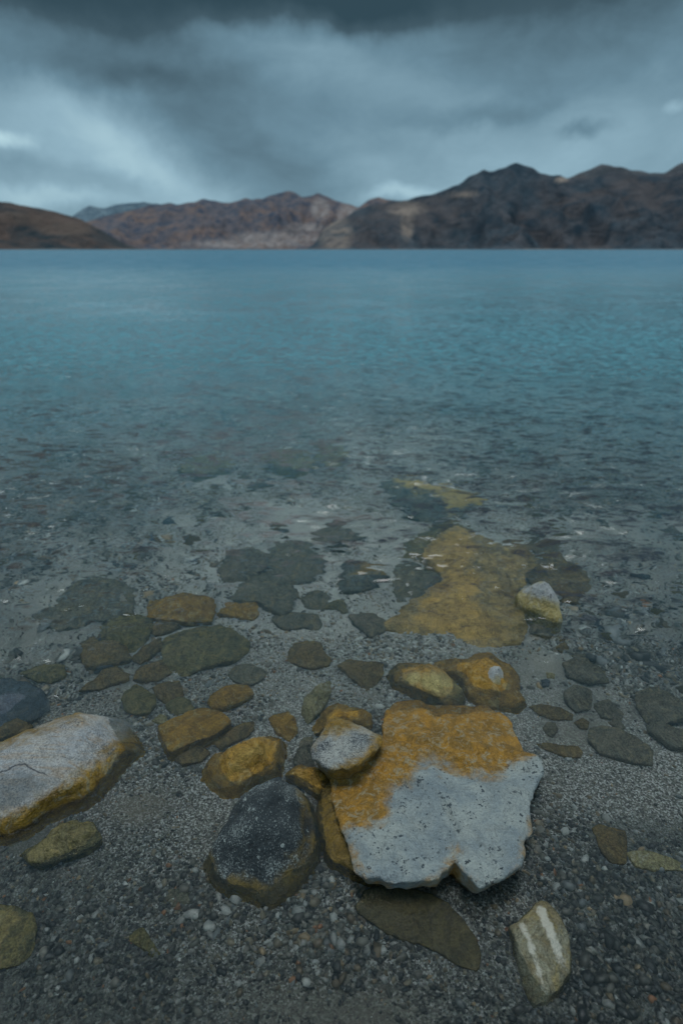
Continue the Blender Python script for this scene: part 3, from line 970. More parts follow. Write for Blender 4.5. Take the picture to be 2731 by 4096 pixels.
# ---- submerged stones: (label, view, outline, material, height)
SUB = [
    ('large golden plate stone under the water beside the white capped stone', 'W8',
     [(350, 490), (400, 420), (500, 375), (560, 385), (620, 410), (680, 440), (740, 455), (830, 480), (870, 510), (830, 560),
      (800, 640), (790, 690), (800, 760), (820, 820), (800, 860), (700, 885), (600, 898), (500, 893), (380, 870), (290, 840),
      (240, 810), (165, 805), (230, 740), (330, 680), (430, 620), (430, 580), (370, 530)], 'gold', .060, dict(dry=('W8', [(345, 480), (430, 410), (510, 372), (590, 430), (600, 480), (520, 560), (640, 600), (560, 700), (640, 760), (760, 860), (620, 895), (500, 890), (380, 865), (300, 830), (330, 720), (440, 620), (450, 590), (400, 545)]), flare=-.3, top=-.026, tilt=(.0, -.01), dome=.34, rim=.2, rough=1.1, cuts=4, seg=170)),
    ('grey green stone tucked into the hollow left of the golden plate', 'W8',
     [(205, 620), (225, 550), (280, 520), (370, 532), (440, 585), (430, 625), (330, 680), (230, 700)], 'teal', .035, {}),
    ('olive shelf stone behind the far left corner of the golden plate', 'W8',
     [(230, 490), (330, 380), (470, 338), (560, 368), (400, 420), (345, 490), (280, 520)], 'olive', .04, {}),
    ('brown flat stone directly behind the white capped stone', 'W8',
     [(870, 510), (960, 480), (1040, 520), (1110, 580), (1125, 640), (1090, 700), (1000, 690), (950, 640), (870, 620), (830, 560)], 'brown', .05, {}),
    ('narrow brown sliver of stone behind the golden plate', 'W8',
     [(680, 445), (760, 430), (990, 430), (960, 470), (870, 480), (790, 465)], 'brown', .03, {}),
    ('small brown stone just below the white capped stone', 'W8', [(840, 825), (900, 800), (960, 820), (940, 885), (870, 872)], 'darkbrown', .03, {}),
    ('yellow and grey fish shaped stone, most distant of the golden ones', 'W8',
     [(150, 165), (230, 140), (330, 138), (440, 165), (520, 200), (620, 222), (560, 260), (480, 300), (400, 325), (300, 290), (220, 240)],
     'fish', .09, dict(tilt=(0, -.10), dome=.5, cuts=4, dry=('W8', [(210, 130), (330, 120), (450, 150), (540, 190), (640, 222), (560, 250), (480, 290), (440, 260), (430, 215), (370, 192), (290, 185)]))),
    ('ochre topped wedge stone left of the golden plate on pale gravel', 'W3',
     [(1080, 640), (1120, 520), (1150, 490), (1280, 500), (1400, 500), (1440, 530), (1480, 580), (1400, 620), (1330, 680), (1220, 695), (1130, 690)],
     'wedge', .045, dict(cuts=4, dry=('W3', [(1180, 575), (1290, 505), (1400, 500), (1450, 535), (1420, 565), (1330, 548), (1260, 560)]))),
    ('round grey olive stone lying behind the triangular grey stone', 'W3',
     [(540, 420), (600, 340), (700, 310), (820, 330), (920, 390), (965, 450), (950, 520), (900, 600), (820, 640), (740, 630), (650, 560), (560, 520)],
     'teal', .04, dict(dome=.15)),
    ('flat triangular grey stone overlapping the round grey olive one', 'W3',
     [(250, 750), (420, 590), (560, 545), (650, 545), (720, 620), (760, 720), (700, 860), (620, 880), (560, 840), (430, 790), (300, 790)],
     'teal', .045, dict(dome=.1)),
    ('dark slate stone left of the triangular grey stone', 'W3',
     [(160, 560), (200, 430), (400, 380), (540, 430), (540, 530), (400, 590), (270, 690), (190, 650)], 'darkbrown', .035, {}),
    ('five sided grey stone right of the triangular grey stone', 'W3', [(770, 740), (880, 700), (1000, 740), (1010, 790), (940, 845), (840, 830)], 'teal', .022, dict(dome=.1)),
    ('small olive stone touching the five sided grey stone', 'W3', [(960, 830), (1040, 790), (1130, 770), (1145, 860), (1110, 880), (1050, 840)], 'olive', .022, {}),
    ('long flat grey green stone with a straight far edge on pale gravel', 'W3',
     [(560, 930), (600, 880), (740, 875), (920, 890), (940, 960), (920, 1000), (820, 985), (700, 1010), (620, 980)], 'teal', .024, dict(dome=.12)),
    ('brown pointed stone touching the left tip of the golden plate', 'W3',
     [(1160, 900), (1220, 890), (1280, 870), (1380, 900), (1460, 950), (1440, 1010), (1350, 1070), (1260, 1010)], 'darkbrown', .03, {}),
    ('stepped brown stone alone in the middle of the pale gravel', 'W3',
     [(700, 1180), (740, 1110), (940, 1120), (970, 1190), (1030, 1230), (1000, 1280), (870, 1310), (780, 1290), (700, 1230)], 'brown', .03, dict(cuts=5)),
    ('brown triangular stone pointing at the viewer left of the yellow topped block', 'W3',
     [(1090, 1290), (1180, 1240), (1280, 1270), (1440, 1275), (1430, 1350), (1380, 1420), (1300, 1480), (1230, 1420), (1150, 1350)], 'brown', .028, {}),
    ('flat grey brown pebble behind the brown oval stone', 'W3',
     [(220, 1360), (290, 1290), (390, 1265), (470, 1310), (520, 1340), (500, 1390), (400, 1450), (300, 1430), (240, 1400)], 'teal', .016, dict(dome=.1)),
    ('glossy brown oval stone just breaking the water above the plank stone', 'W4',
     [(650, 390), (680, 330), (770, 280), (880, 255), (960, 265), (1005, 330), (960, 370), (870, 410), (780, 445), (690, 445)],
     'ochre', .038, dict(dome=.7, rim=.5, rough=.3, cuts=1)),
    ('dark patchy stone in deeper water behind the wedge stone', 'W3',
     [(900, 270), (960, 200), (1080, 160), (1180, 220), (1260, 290), (1200, 330), (1050, 340), (950, 320)], 'darkbrown', .05, {}),
    ('large dark grey slab under water near the left edge of the photo', 'W2',
     [(250, 610), (380, 550), (470, 450), (560, 370), (720, 340), (860, 380), (920, 430), (930, 520), (880, 590), (820, 650), (700, 660),
      (560, 680), (400, 700), (300, 690)], 'teal', .04, dict(dome=.1)),
    ('oblong ochre and brown stone at the back of the left cluster', 'W2',
     [(1030, 560), (1060, 490), (1200, 480), (1290, 465), (1380, 480), (1480, 500), (1490, 580), (1470, 650), (1300, 660), (1130, 660), (1040, 640)],
     'ochre', .05, dict(cuts=3)),
    ('dark olive angular stone with a flat face left of the wide olive slab', 'W2',
     [(700, 730), (760, 660), (890, 600), (1040, 630), (1055, 740), (1000, 810), (930, 870), (870, 850), (800, 790), (720, 760)], 'olive', .04, dict(dome=.1)),
    ('rounded brown stone in front of the dark olive angular stone', 'W2',
     [(565, 880), (580, 800), (660, 780), (780, 800), (880, 850), (900, 920), (800, 960), (690, 990), (600, 980)], 'brown', .035, {}),
    ('wide flat olive slab, largest stone of the left underwater cluster', 'V3',
     [(740, 1130), (760, 1090), (850, 1040), (1000, 1030), (1060, 1050), (1140, 1100), (1130, 1140), (1060, 1190), (960, 1210), (850, 1245),
      (790, 1230), (750, 1180)], 'olive', .04, dict(dome=.15, rough=.6)),
    ('thin brown flake between the oblong ochre stone and the olive slab', 'W2', [(1065, 690), (1150, 670), (1240, 685), (1200, 720), (1130, 760), (1075, 770)], 'brown', .03, {}),
    ('narrow grey brown stone against the left side of the olive slab', 'W2', [(920, 930), (1000, 850), (1120, 790), (1130, 850), (1080, 890), (980, 950)], 'brown', .03, {}),
    ('jagged brown stone under the near left corner of the olive slab', 'W2', [(930, 1060), (980, 960), (1110, 930), (1180, 1000), (1200, 1020), (1080, 1080), (960, 1075)], 'brown', .024, {}),
    ('ridged brown stone in the gravel below the rounded brown stone', 'W2', [(560, 1150), (640, 1080), (720, 1010), (850, 980), (910, 1010), (890, 1070), (780, 1100), (700, 1140)], 'brown', .022, {}),
    ('mossy yellow green stone behind the blue grey stone', 'W2', [(150, 1010), (255, 970), (330, 950), (460, 970), (440, 1050), (340, 1090), (250, 1070)], 'olive', .022, dict(dome=.5)),
    ('blue grey slab with a shadowed near edge behind the big pale boulder', 'W7',
     [(-200, 60), (-50, 30), (100, 25), (250, 60), (340, 110), (400, 160), (430, 230), (330, 300), (150, 380), (0, 440), (-150, 470), (-260, 300)],
     'blue', .04, dict(top=-.008, dome=.15, rough=.4)),
    ('brown stone wedged between the blue grey slab and the big pale boulder', 'W7',
     [(-150, 520), (60, 430), (150, 405), (240, 420), (270, 440), (180, 490), (60, 545), (-80, 590)], 'brown', .03, {}),
    ('pale teal and ochre flat stone right of the oblong ochre stone', 'W3', [(130, 860), (250, 810), (420, 800), (460, 880), (400, 930), (280, 910), (180, 890)], 'ochre', .03, {}),
    ('dark olive cobble just behind the tip of the big pale boulder', 'W4',
     [(-20, 400), (0, 320), (90, 262), (150, 300), (230, 350), (230, 420), (180, 490), (70, 490), (10, 470)], 'olive', .026, {}),
    ('olive stone with an ochre corner touching the dark olive cobble', 'W4', [(215, 300), (300, 250), (430, 245), (460, 320), (440, 350), (320, 400), (260, 370)], 'brown', .025, {}),
    ('pale olive stone behind the left end of the plank stone', 'W4', [(330, 400), (430, 350), (500, 390), (540, 450), (480, 490), (380, 500), (330, 450)], 'olive', .018, dict(dome=.1)),
    ('flat orange brown plank stone with a clean straight near edge', 'W4',
     [(280, 590), (380, 530), (500, 480), (640, 450), (760, 490), (820, 550), (790, 600), (680, 660), (520, 720), (370, 780), (330, 750)],
     'ochre', .034, dict(top=-.006, dome=.06, rough=.3, cuts=0, rim=.15, flare=.1)),
    ('ridged brown stone below the near edge of the plank stone', 'W4', [(360, 800), (450, 750), (580, 730), (640, 780), (660, 800), (600, 860), (460, 890), (380, 850)], 'brown', .018, {}),
    ('slanted brown stone right of the plank stone', 'W4', [(700, 720), (780, 630), (900, 580), (1000, 550), (1015, 610), (980, 650), (850, 720), (760, 770)], 'brown', .018, {}),
    ('red brown stone behind the golden brown boulder', 'W4', [(1130, 540), (1200, 490), (1270, 480), (1330, 530), (1350, 640), (1280, 690), (1190, 640)], 'ochre', .022, {}),
    ('pale yellow knobbly stone behind the perched speckled stone', 'W5',
     [(150, 340), (170, 280), (230, 210), (310, 180), (322, 230), (290, 300), (240, 360), (190, 392)], 'pale', .032, dict(dome=.6, rough=1.2)),
    ('dark ochre ledge stone under the left side of the big slab', 'W5',
     [(255, 800), (330, 740), (420, 900), (520, 1100), (580, 1270), (450, 1235), (340, 1205), (280, 1150), (255, 980)], 'darkochre', .02, dict(top=.004, flare=.3, tilt=(.2, 0), dome=.1, rough=.3, cuts=0)),
    ('ochre stone half hidden behind the perched speckled stone', 'W5',
     [(220, 420), (270, 330), (360, 310), (440, 325), (540, 350), (540, 430), (430, 440), (340, 430), (290, 440), (230, 460)], 'ochre', .04, dict(dome=.4)),
    ('orange stone below the perched stone, between dark boulder and slab', 'W5',
     [(55, 700), (110, 655), (170, 660), (240, 680), (330, 720), (330, 840), (260, 830), (180, 770)], 'ochre', .045, dict(dome=.5)),
    ('dark brown upright stone left of the perched stone', 'W5', [(100, 620), (160, 500), (215, 490), (210, 590), (230, 660), (120, 650)], 'darkbrown', .03, {}),
    ('small cream pebble at the left end of the plank stone', 'W4', [(215, 545), (280, 505), (330, 520), (330, 560), (270, 572)], 'pale', .014, dict(dome=.6)),
    ('olive yellow stone alone on the gravel near the big pale boulder', 'V7',
     [(100, 240), (200, 180), (280, 110), (360, 92), (430, 110), (465, 160), (420, 200), (330, 240), (240, 280), (160, 295)], 'olive', .026, dict(top=-.001, tilt=(.05, .03), dome=.5, cuts=3)),
    ('mossy olive boulder cut by the left edge in the bottom corner', 'V7',
     [(-250, 540), (-100, 490), (60, 490), (150, 530), (165, 600), (120, 690), (50, 740), (-100, 770), (-250, 740)], 'olive', .03, dict(dome=.5)),
    ('tiny olive stone with a notch on the dark bottom gravel', 'V7', [(580, 610), (660, 585), (690, 640), (735, 700), (690, 715), (640, 670), (600, 650)], 'olive', .008, dict(dome=.3)),
    ('faint flat grey stone half buried left of the dark boulder', 'V7', [(710, 450), (760, 410), (850, 405), (900, 430), (870, 470), (790, 482)], 'teal', .006, dict(dome=.2)),
    ('thin dark olive plate lying in front of the big slab', 'V8',
     [(75, 490), (110, 420), (180, 395), (280, 400), (420, 450), (500, 480), (560, 560), (610, 640), (625, 710), (620, 775), (530, 745), (430, 690),
      (320, 650), (220, 610), (140, 560), (90, 520)], 'darkolive', .012, dict(dome=.08, rough=.5, cuts=0, rim=.3)),
    ('green grey stone with two white quartz stripes at the bottom', 'V8',
     [(785, 580), (850, 510), (900, 470), (940, 470), (990, 510), (1040, 600), (1055, 680), (1040, 780), (1000, 850), (940, 900), (880, 905), (850, 830), (810, 700)],
     'stripe', .030, dict(top=.004, dome=.35, rough=.4, cuts=3, flare=.15, rim=.35)),
    ('brown four sided stone beside the cream sliver on gravel', 'V8', [(1160, 130), (1180, 110), (1300, 130), (1310, 190), (1305, 290), (1240, 280), (1190, 230)], 'brown', .016, dict(dome=.3)),
    ('cream sliver of stone at the right edge of the photo', 'V8', [(1310, 240), (1400, 225), (1480, 250), (1600, 290), (1580, 315), (1440, 320), (1350, 300)], 'pale', .012, dict(dome=.3)),
    ('long grey brown stone on the gravel right of the slab', 'W6',
     [(850, 1050), (870, 970), (950, 950), (1080, 970), (1200, 1010), (1290, 1070), (1340, 1150), (1330, 1230), (1200, 1215), (1060, 1180), (950, 1140)], 'darkbrown', .026, {}),
    ('small round brown pebble alone right of the orange slab end', 'W6', [(510, 960), (540, 920), (600, 930), (620, 970), (590, 1025), (540, 1000)], 'darkbrown', .014, dict(dome=.5)),
    ('long thin brown stone right of the white tipped orange rock', 'W6', [(410, 790), (500, 780), (640, 810), (730, 850), (730, 890), (620, 890), (480, 850)], 'brown', .02, {}),
    ('low brown stone half sunk in gravel beside the slab corner', 'W6', [(440, 1080), (520, 1070), (620, 1090), (760, 1100), (800, 1140), (790, 1185), (700, 1180), (600, 1150)], 'brown', .01, {}),
    ('dark brown cobble above the long thin brown stone', 'W6', [(670, 700), (740, 640), (850, 650), (890, 720), (870, 810), (760, 820), (700, 770)], 'darkbrown', .03, {}),
    ('broad dark brown rock at the right edge under rippled water', 'W6', [(1210, 680), (1300, 640), (1420, 690), (1540, 740), (1620, 870), (1440, 920), (1300, 900), (1230, 790)], 'darkbrown', .04, {}),
    ('near dark brown rock at the right edge below the broad one', 'W6', [(1290, 940), (1400, 910), (1530, 960), (1640, 1000), (1640, 1120), (1480, 1110), (1350, 1010)], 'darkbrown', .03, {}),
    ('squat brown stone between the dark cobble and the broad edge rock', 'W6', [(900, 780), (1000, 740), (1110, 840), (1100, 890), (960, 870)], 'darkbrown', .024, {}),
    ('small tan stone at the far end of the long grey brown stone', 'W6', [(750, 920), (810, 890), (860, 920), (850, 970), (790, 960)], 'brown', .014, {}),
    ('small dark stone behind the middle of the long grey brown stone', 'W6', [(1010, 920), (1080, 890), (1130, 960), (1090, 985)], 'darkbrown', .014, {}),
    ('tiny ochre stone in the silt right of the yellow topped block', 'W6', [(600, 340), (680, 310), (700, 360), (640, 380)], 'brown', .01, {}),
    ('small yellow green pebble right of the white tipped orange rock', 'W6', [(530, 545), (600, 550), (605, 585), (545, 582)], 'pale', .01, {}),
    ('small blue grey pebble beside the yellow green pebble', 'W6', [(490, 600), (530, 585), (565, 610), (550, 640), (500, 635)], 'blue', .01, {}),
    ('dark patchy rock above the dark brown cobble on the right', 'W6', [(660, 470), (800, 430), (950, 480), (1000, 590), (880, 615), (700, 560)], 'darkbrown', .035, {}),
    ('small dark brown stone behind the dark patchy rock', 'W6', [(720, 400), (830, 390), (820, 440), (740, 440)], 'darkbrown', .02, {}),
    ('long dim stone in deep water, left one of the distant pair', 'V3', [(820, 300), (870, 265), (960, 245), (1050, 265), (1065, 300), (960, 320), (880, 328)], 'pale', .15, {}),
    ('dim grey stone in deep water, right one of the distant pair', 'V3', [(1195, 250), (1300, 215), (1400, 228), (1450, 270), (1370, 312), (1280, 300)], 'pale', .15, {}),
    ('pale dim stone farthest out, beyond the distant pair', 'V3', [(1440, 215), (1540, 200), (1600, 235), (1560, 280), (1480, 280)], 'pale', .15, {}),
]
M['darkolive'] = rock_mat('dark_olive_stone', (.10, .085, .03), (.12, .1, .04), stain=((.115, .085, .028), (.085, .068, .025)), streak=(.13, .10, .04), mottling=6)
M['darkochre'] = rock_mat('dark_ochre_stone', (.2, .12, .03), (.2, .12, .03), stain=((.20, .125, .02), (.12, .08, .015)), streak=(.24, .16, .04))
for lab, view, pts, mk, h, kw in SUB:
    rock(lab, view, pts, M[mk], h=h * 1.1, name='stone', cat='stone', **{'flare': -.25, 'rim': .28, 'dome': .55, 'grow': 1.06, 'cuts': 4, **kw})

# darker lower half of the big pale boulder, below the crack
for o in bpy.data.objects:
    if o.name == 'pale_boulder':
        P = np.array([v.co[:] for v in o.data.vertices]) + np.array(o.location)
        low = [(-900, 950), (-300, 930), (0, 875), (70, 850), (140, 805), (230, 800), (330, 860), (450, 910), (600, 940), (560, 1000), (400, 1090), (200, 1220), (0, 1300), (-900, 1400)]
        add_attr(o.data, 'band', photo_sd('W7', low, P))
        nt = M['white'].node_tree
        b = nt.nodes['Principled BSDF']
        src = b.inputs['Base Color'].links[0].from_socket
        at = N(nt, 'ShaderNodeAttribute', attribute_name='band')
        dr = N(nt, 'ShaderNodeAttribute', attribute_name='dry')
        nz = noise_tex(nt, N(nt, 'ShaderNodeTexCoord').outputs['Object'], 45, 5, .65)
        e = math_node(nt, 'ADD', at.outputs['Fac'], math_node(nt, 'MULTIPLY', math_node(nt, 'SUBTRACT', nz.outputs[0], 0.5), 0.06))
        f = math_node(nt, 'MULTIPLY', mapr(nt, e, -0.006, 0.02, 0.0, 0.62), mapr(nt, dr.outputs['Fac'], -.004, .008))
        c1 = mix(nt, f, src, (.12, .14, .145))
        crack = math_node(nt, 'ABSOLUTE', math_node(nt, 'ADD', at.outputs['Fac'], math_node(nt, 'MULTIPLY', math_node(nt, 'SUBTRACT', nz.outputs[0], 0.5), 0.012)))
        c2 = mix(nt, math_node(nt, 'MULTIPLY', mapr(nt, crack, 0.0, 0.0022, 0.9, 0.0), mapr(nt, dr.outputs['Fac'], .01, .03)), c1, (.03, .035, .045))
        nt.links.new(c2, b.inputs['Base Color'])

# white quartz veins of the striped stone are bands in its own stone
for o in bpy.data.objects:
    if o.get('label', '').startswith('green grey stone with two white'):
        me = o.data
        bands = []
        for band in ([(890, 490), (925, 480), (960, 560), (1010, 680), (1030, 760), (1000, 770), (960, 660), (915, 560)],
                     [(815, 570), (835, 560), (870, 640), (905, 760), (945, 890), (925, 892), (890, 770), (850, 640)]):
            bands.append(band)
        P = np.array([v.co[:] for v in me.vertices]) + np.array(o.location)
        val = np.maximum(photo_sd('V8', bands[0], P), photo_sd('V8', bands[1], P))
        add_attr(me, 'band', val)
        nt = M['stripe'].node_tree
        b = nt.nodes['Principled BSDF']
        src = b.inputs['Base Color'].links[0].from_socket
        at = N(nt, 'ShaderNodeAttribute', attribute_name='band')
        nz = noise_tex(nt, N(nt, 'ShaderNodeTexCoord').outputs['Object'], 55, 6, 0.7)
        e = math_node(nt, 'ADD', at.outputs['Fac'], math_node(nt, 'MULTIPLY', math_node(nt, 'SUBTRACT', nz.outputs[0], 0.5), 0.020))
        nt.links.new(mix(nt, mapr(nt, e, -0.0022, 0.0022, 0.0, 0.85), src, (.52, .50, .42)), b.inputs['Base Color'])

# ------------------------------------------------------------------ countless look-alike cobbles in the rippled water
ico_v, ico_f = [], []
import bmesh
bm = bmesh.new()
bmesh.ops.create_icosphere(bm, subdivisions=3, radius=1)
ICO3 = (np.array([v.co[:] for v in bm.verts]), np.array([[v.index for v in f.verts] for f in bm.faces]))
bm.free()
bm = bmesh.new()
bmesh.ops.create_icosphere(bm, subdivisions=1, radius=1)
ICO1 = (np.array([v.co[:] for v in bm.verts]), np.array([[v.index for v in f.verts] for f in bm.faces]))
bm.free()
bm = bmesh.new()
bmesh.ops.create_icosphere(bm, subdivisions=2, radius=1)
ICO2 = (np.array([v.co[:] for v in bm.verts]), np.array([[v.index for v in f.verts] for f in bm.faces]))
bm.free()


def lump(base, sd, rough=0.25, cuts=7):
    V = base[0].copy()
    r = random.Random(sd)
    for _ in range(cuts):
        n = np.array([r.gauss(0, 1), r.gauss(0, 1), r.gauss(0, .6)])
        n /= np.linalg.norm(n)
        ov = np.maximum(V @ n - r.uniform(.45, .8), 0)
        V -= ov[:, None] * n
    for i in range(len(V)):
        V[i] *= 1 + rough * mn.noise(Vector(V[i] * 1.3) + Vector((sd * 3.1, 0, 0))) + rough * .4 * mn.noise(Vector(V[i] * 4) + Vector((0, sd * 2.3, 0)))
    return V


cob_mats = [M['darkbrown'], M['teal'], M['brown'], M['olive'], M['darkbrown'], M['blue']]
cob_lab = ['dark brown cobble lying on the lake bed under rippled water', 'grey green cobble lying on the lake bed under rippled water',
           'brown cobble lying on the lake bed under rippled water', 'olive cobble lying on the lake bed under rippled water',
           'dark brown cobble lying on the lake bed under rippled water', 'blue grey cobble lying on the lake bed under rippled water']
protos = []
for i in range(6):
    me_v = lump(ICO2, 40 + i, .3, 9)
    me_v[:, 2] *= 0.5
    o = mesh_obj('cobble', me_v, ICO2[1], cob_mats[i], label=cob_lab[i], cat='cobble', group='cobbles on the lake bed, ' + cob_lab[i].split(' cobble')[0])
    add_attr(o.data, 'dry', np.full(len(me_v), -0.2))
    protos.append(o)
used = [False] * 6


def blocked(x, y, pad):
    for loop, _ in rock_foot:
        if loop[:, 0].min() - pad < x < loop[:, 0].max() + pad and loop[:, 1].min() - pad < y < loop[:, 1].max() + pad:
            if poly_sd(np.array([[x, y]]), loop)[0] > -pad:
                return True
    return False


placed = 0
tries = 0
while placed < 280 and tries < 6000:
    tries += 1
    y = random.uniform(0.85, 3.6)
    hw = 0.18 + y * 0.66
    x = random.uniform(-hw, hw)
    right = x > 0.35 * y
    if y < 1.35 and not right:
        continue
    if abs(x - 0.1) < 0.28 and y < 1.9:
        continue
    s = random.uniform(.010, .030) * (0.6 + 0.35 * y)
    if blocked(x, y, s * 0.9):
        continue
    k = random.randrange(6)
    if used[k]:
        o = protos[k].copy()
        col.objects.link(o)
    else:
        o = protos[k]
        used[k] = True
    reg = ('on the bed to the right of the golden plate and big slab' if x > 0.30 * y else
           'on the bed in front of and left of the grey slab cluster' if y < 1.6 else
           'in the deeper water beyond the left stone cluster')
    o['label'] = cob_lab[k].split(' lying')[0] + ' ' + reg
    o['group'] = cob_lab[k].split(' lying')[0] + 's ' + reg
    o.location = (x, y, bed_z(x, y) + s * 0.12)
    o.rotation_euler = (random.uniform(-.2, .2), random.uniform(-.2, .2), random.uniform(0, 6.28))
    o.scale = (s * random.uniform(.9, 1.5), s * random.uniform(.65, 1.0), s * random.uniform(.6, 1.1))
    placed += 1

# ------------------------------------------------------------------ gravel
m_g, nt, b = new_mat('gravel_stone')
ca = N(nt, 'ShaderNodeAttribute', attribute_name='pebble')
tcn = N(nt, 'ShaderNodeTexCoord')
gn = noise_tex(nt, tcn.outputs['Object'], 700, 3, 0.6)
gcol = mix(nt, mapr(nt, gn.outputs[0], 0.35, 0.7, 0.0, 0.4), ca.outputs['Color'], (.10, .10, .095))
nt.links.new(gcol, b.inputs['Base Color'])
b.inputs['Roughness'].default_value = 0.5
PAL = np.array([(.44, .45, .43), (.33, .33, .31), (.235, .225, .195), (.15, .143, .122), (.083, .082, .075), (.036, .040, .042),
                (.28, .235, .165), (.18, .135, .085), (.52, .53, .51), (.33, .15, .07), (.36, .26, .15), (.19, .205, .21)])
PW = np.array([.06, .09, .13, .17, .18, .15, .07, .08, .035, .014, .02, .03])
PW = PW / PW.sum()


def scatter(n, y0, y1, smin, smax, base, hw0, dens):
    P, S = [], []
    while len(P) < n:
        m = n * 2
        y = rng.uniform(y0, y1, m)
        hw = 0.25 + y * 0.555
        x = rng.uniform(-1, 1, m) * (0.25 + y1 * 0.555)
        ok = np.abs(x) < hw
        for xx, yy in zip(x[ok], y[ok]):
            if rng.random() < dens(xx, yy):
                P.append((xx, yy))
                if len(P) >= n:
                    break
    P = np.array(P)
    # radius distribution: mostly small
    S = smin + (smax - smin) * rng.random(n) ** 2.6
    # grains are sorted into finer and coarser drifts
    drift = np.array([mn.noise(Vector((a * 4.2, c * 5.5, 51.0))) + 0.5 * mn.noise(Vector((a * 11, c * 13, 57.0))) for a, c in P])
    S = S * np.clip(0.92 + 0.75 * drift, 0.55, 1.35)
    return P, S


def density(x, y):
    d = 1.0
    sandy = mn.noise(Vector((x * 3.2, y * 3.2, 11.0)))
    if sandy > 0.12:
        d *= max(0.12, 1 - (sandy - 0.12) * 4.5)
    return d * (1 - 0.80 * sandiness(x, y))


all_v, all_f, all_c = [], [], []
nv_tot = 0
lumps1 = [lump(ICO1, 200 + i, .3, 6) for i in range(10)]
bm = bmesh.new()
bmesh.ops.create_icosphere(bm, subdivisions=1, radius=1)
bm.free()
phi = (1 + 5 ** .5) / 2
v12 = np.array([(-1, phi, 0), (1, phi, 0), (-1, -phi, 0), (1, -phi, 0), (0, -1, phi), (0, 1, phi), (0, -1, -phi), (0, 1, -phi),
                (phi, 0, -1), (phi, 0, 1), (-phi, 0, -1), (-phi, 0, 1)], float)
v12 /= np.linalg.norm(v12[0])
f20 = np.array([(0, 11, 5), (0, 5, 1), (0, 1, 7), (0, 7, 10), (0, 10, 11), (1, 5, 9), (5, 11, 4), (11, 10, 2), (10, 7, 6), (7, 1, 8),
                (3, 9, 4), (3, 4, 2), (3, 2, 6), (3, 6, 8), (3, 8, 9), (4, 9, 5), (2, 4, 11), (6, 2, 10), (8, 6, 7), (9, 8, 1)])
ICO0 = (v12, f20)
lumps0 = [lump(ICO0, 300 + i, .8, 3) for i in range(24)]


PW_D = np.array([.02, .03, .05, .10, .26, .32, .04, .05, .02, .01, .01, .09])
PW_D = PW_D / PW_D.sum()
PW_L = np.array([.22, .20, .15, .09, .04, .02, .08, .03, .12, .004, .016, .03])
PW_L = PW_L / PW_L.sum()


def dark_share(x, y):
    """Share of dark slate grains: dark gravel plus a painted lens vignette in the two near corners, dark drifts farther out."""
    r = np.hypot(x - 0.02, (y - 0.66) * 1.25)
    d = np.clip((r - 0.27) / 0.17, 0, 0.55) * (y < 0.62)
    d = d + 0.08 * (y < 0.75)
    d = d + 0.75 * np.array([dark_bed(a, c) for a, c in zip(x, y)])
    return d


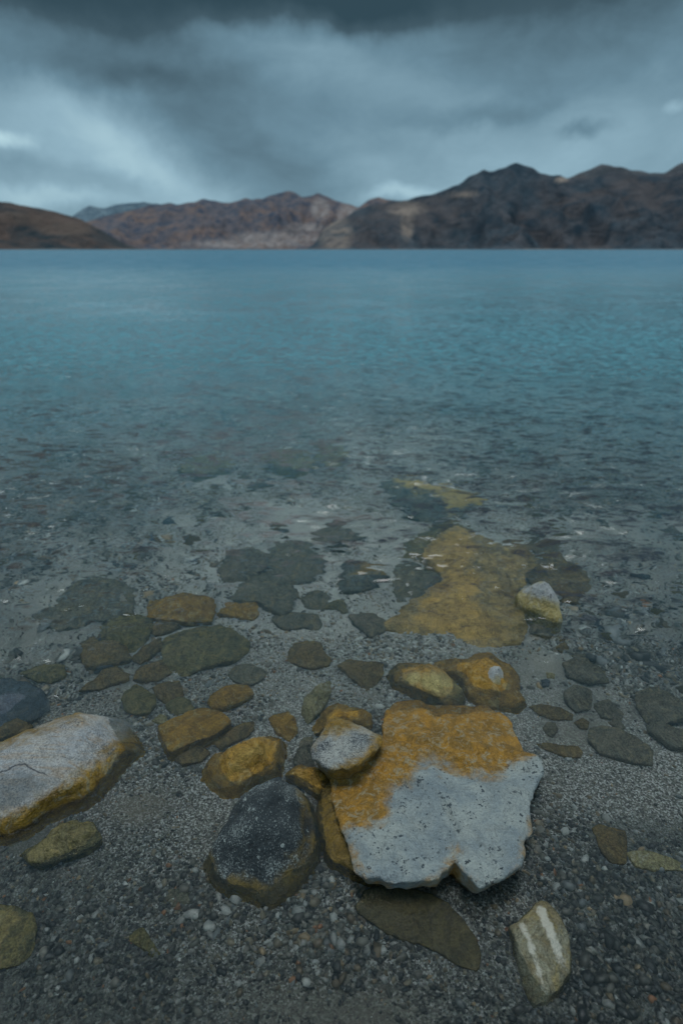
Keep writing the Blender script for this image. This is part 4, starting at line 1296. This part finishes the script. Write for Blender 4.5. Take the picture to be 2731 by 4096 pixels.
def emit(P, S, lumps, faces, force_dark=False):
    global nv_tot
    n = len(P)
    L = np.array(lumps)
    pick = rng.integers(0, len(lumps), n)
    V = L[pick].copy()
    sx = S * rng.uniform(.9, 1.55, n)
    sy = S * rng.uniform(.7, 1.1, n)
    sz = S * rng.uniform(.4, .8, n)
    V *= np.stack([sx, sy, sz], 1)[:, None, :]
    t = rng.uniform(-.5, .5, n)
    c, s = np.cos(t)[:, None], np.sin(t)[:, None]
    y_, z_ = V[:, :, 1] * c - V[:, :, 2] * s, V[:, :, 1] * s + V[:, :, 2] * c
    V[:, :, 1], V[:, :, 2] = y_, z_
    t = rng.uniform(0, 6.283, n)
    c, s = np.cos(t)[:, None], np.sin(t)[:, None]
    x_, y_ = V[:, :, 0] * c - V[:, :, 1] * s, V[:, :, 0] * s + V[:, :, 1] * c
    V[:, :, 0], V[:, :, 1] = x_, y_
    z = np.array([bed_z(a, b_) for a, b_ in P]) + sz * 0.30 + rng.uniform(0, .0012, n)
    V += np.stack([P[:, 0], P[:, 1], z], 1)[:, None, :]
    k = V.shape[1]
    F = faces[None] + (np.arange(n) * k)[:, None, None] + nv_tot
    dk = np.clip(dark_share(P[:, 0], P[:, 1]), 0, 1)
    ch = rng.choice(len(PAL), n, p=PW)
    ch2 = rng.choice(len(PAL), n, p=PW_D)
    ch3 = rng.choice(len(PAL), n, p=PW_L)
    u = rng.random(n)
    ch = np.where(u < dk, ch2, np.where((dk <= 0) & (P[:, 1] > 0.85) & (u < 0.75), ch3, ch))
    if force_dark:
        ch = np.where(rng.random(n) < 0.75, ch2, ch)
    cc = PAL[ch] * rng.uniform(.7, 1.25, n)[:, None]
    painted_falloff = np.interp(P[:, 1], [.34, .50, .75, 1.0, 1.6], [.66, .78, .95, 1.12, 1.18])     # light falloff painted into the grains: dimmed at the shore, lifted farther out
    cc = cc * painted_falloff[:, None]
    all_v.append(V.reshape(-1, 3))
    all_f.append(F.reshape(-1, 3))
    all_c.append(np.repeat(cc, k, 0))
    nv_tot += n * k


P, S = scatter(40000, 0.26, 1.10, .0014, .0044, None, 0.10, density)
emit(P, S, lumps0, f20)
P, S = scatter(4800, 0.26, 1.0, .0028, .0085, None, 0.10, density)
emit(P, S, lumps1, ICO1[1])
P, S = scatter(36000, 1.0, 2.1, .0018, .0060, None, 0.10, density)
emit(P, S, lumps0, f20)
P, S = scatter(4500, 0.9, 3.2, .006, .020, None, 0.10, lambda x, y: 0.04 + 0.96 * dark_bed(x, y))
emit(P, S, lumps1, ICO1[1], True)
P, S = scatter(14000, 1.9, 3.4, .005, .014, None, 0.10, lambda x, y: 1.0)
emit(P, S, lumps0, f20)
P, S = scatter(7000, 3.2, 6.0, .012, .035, None, 0.10, lambda x, y: 1.0)
emit(P, S, lumps0, f20)
gv = np.vstack(all_v)
gf = np.vstack(all_f)
gc = np.vstack(all_c)
gravel = mesh_obj('gravel', gv, gf, m_g, smooth=False, kind='stuff', label='fine grey, white and rusty gravel covering the lake bed')
at = gravel.data.attributes.new('pebble', 'FLOAT_COLOR', 'POINT')
at.data.foreach_set('color', np.hstack([gc, np.ones((len(gc), 1))]).astype(np.float32).ravel())
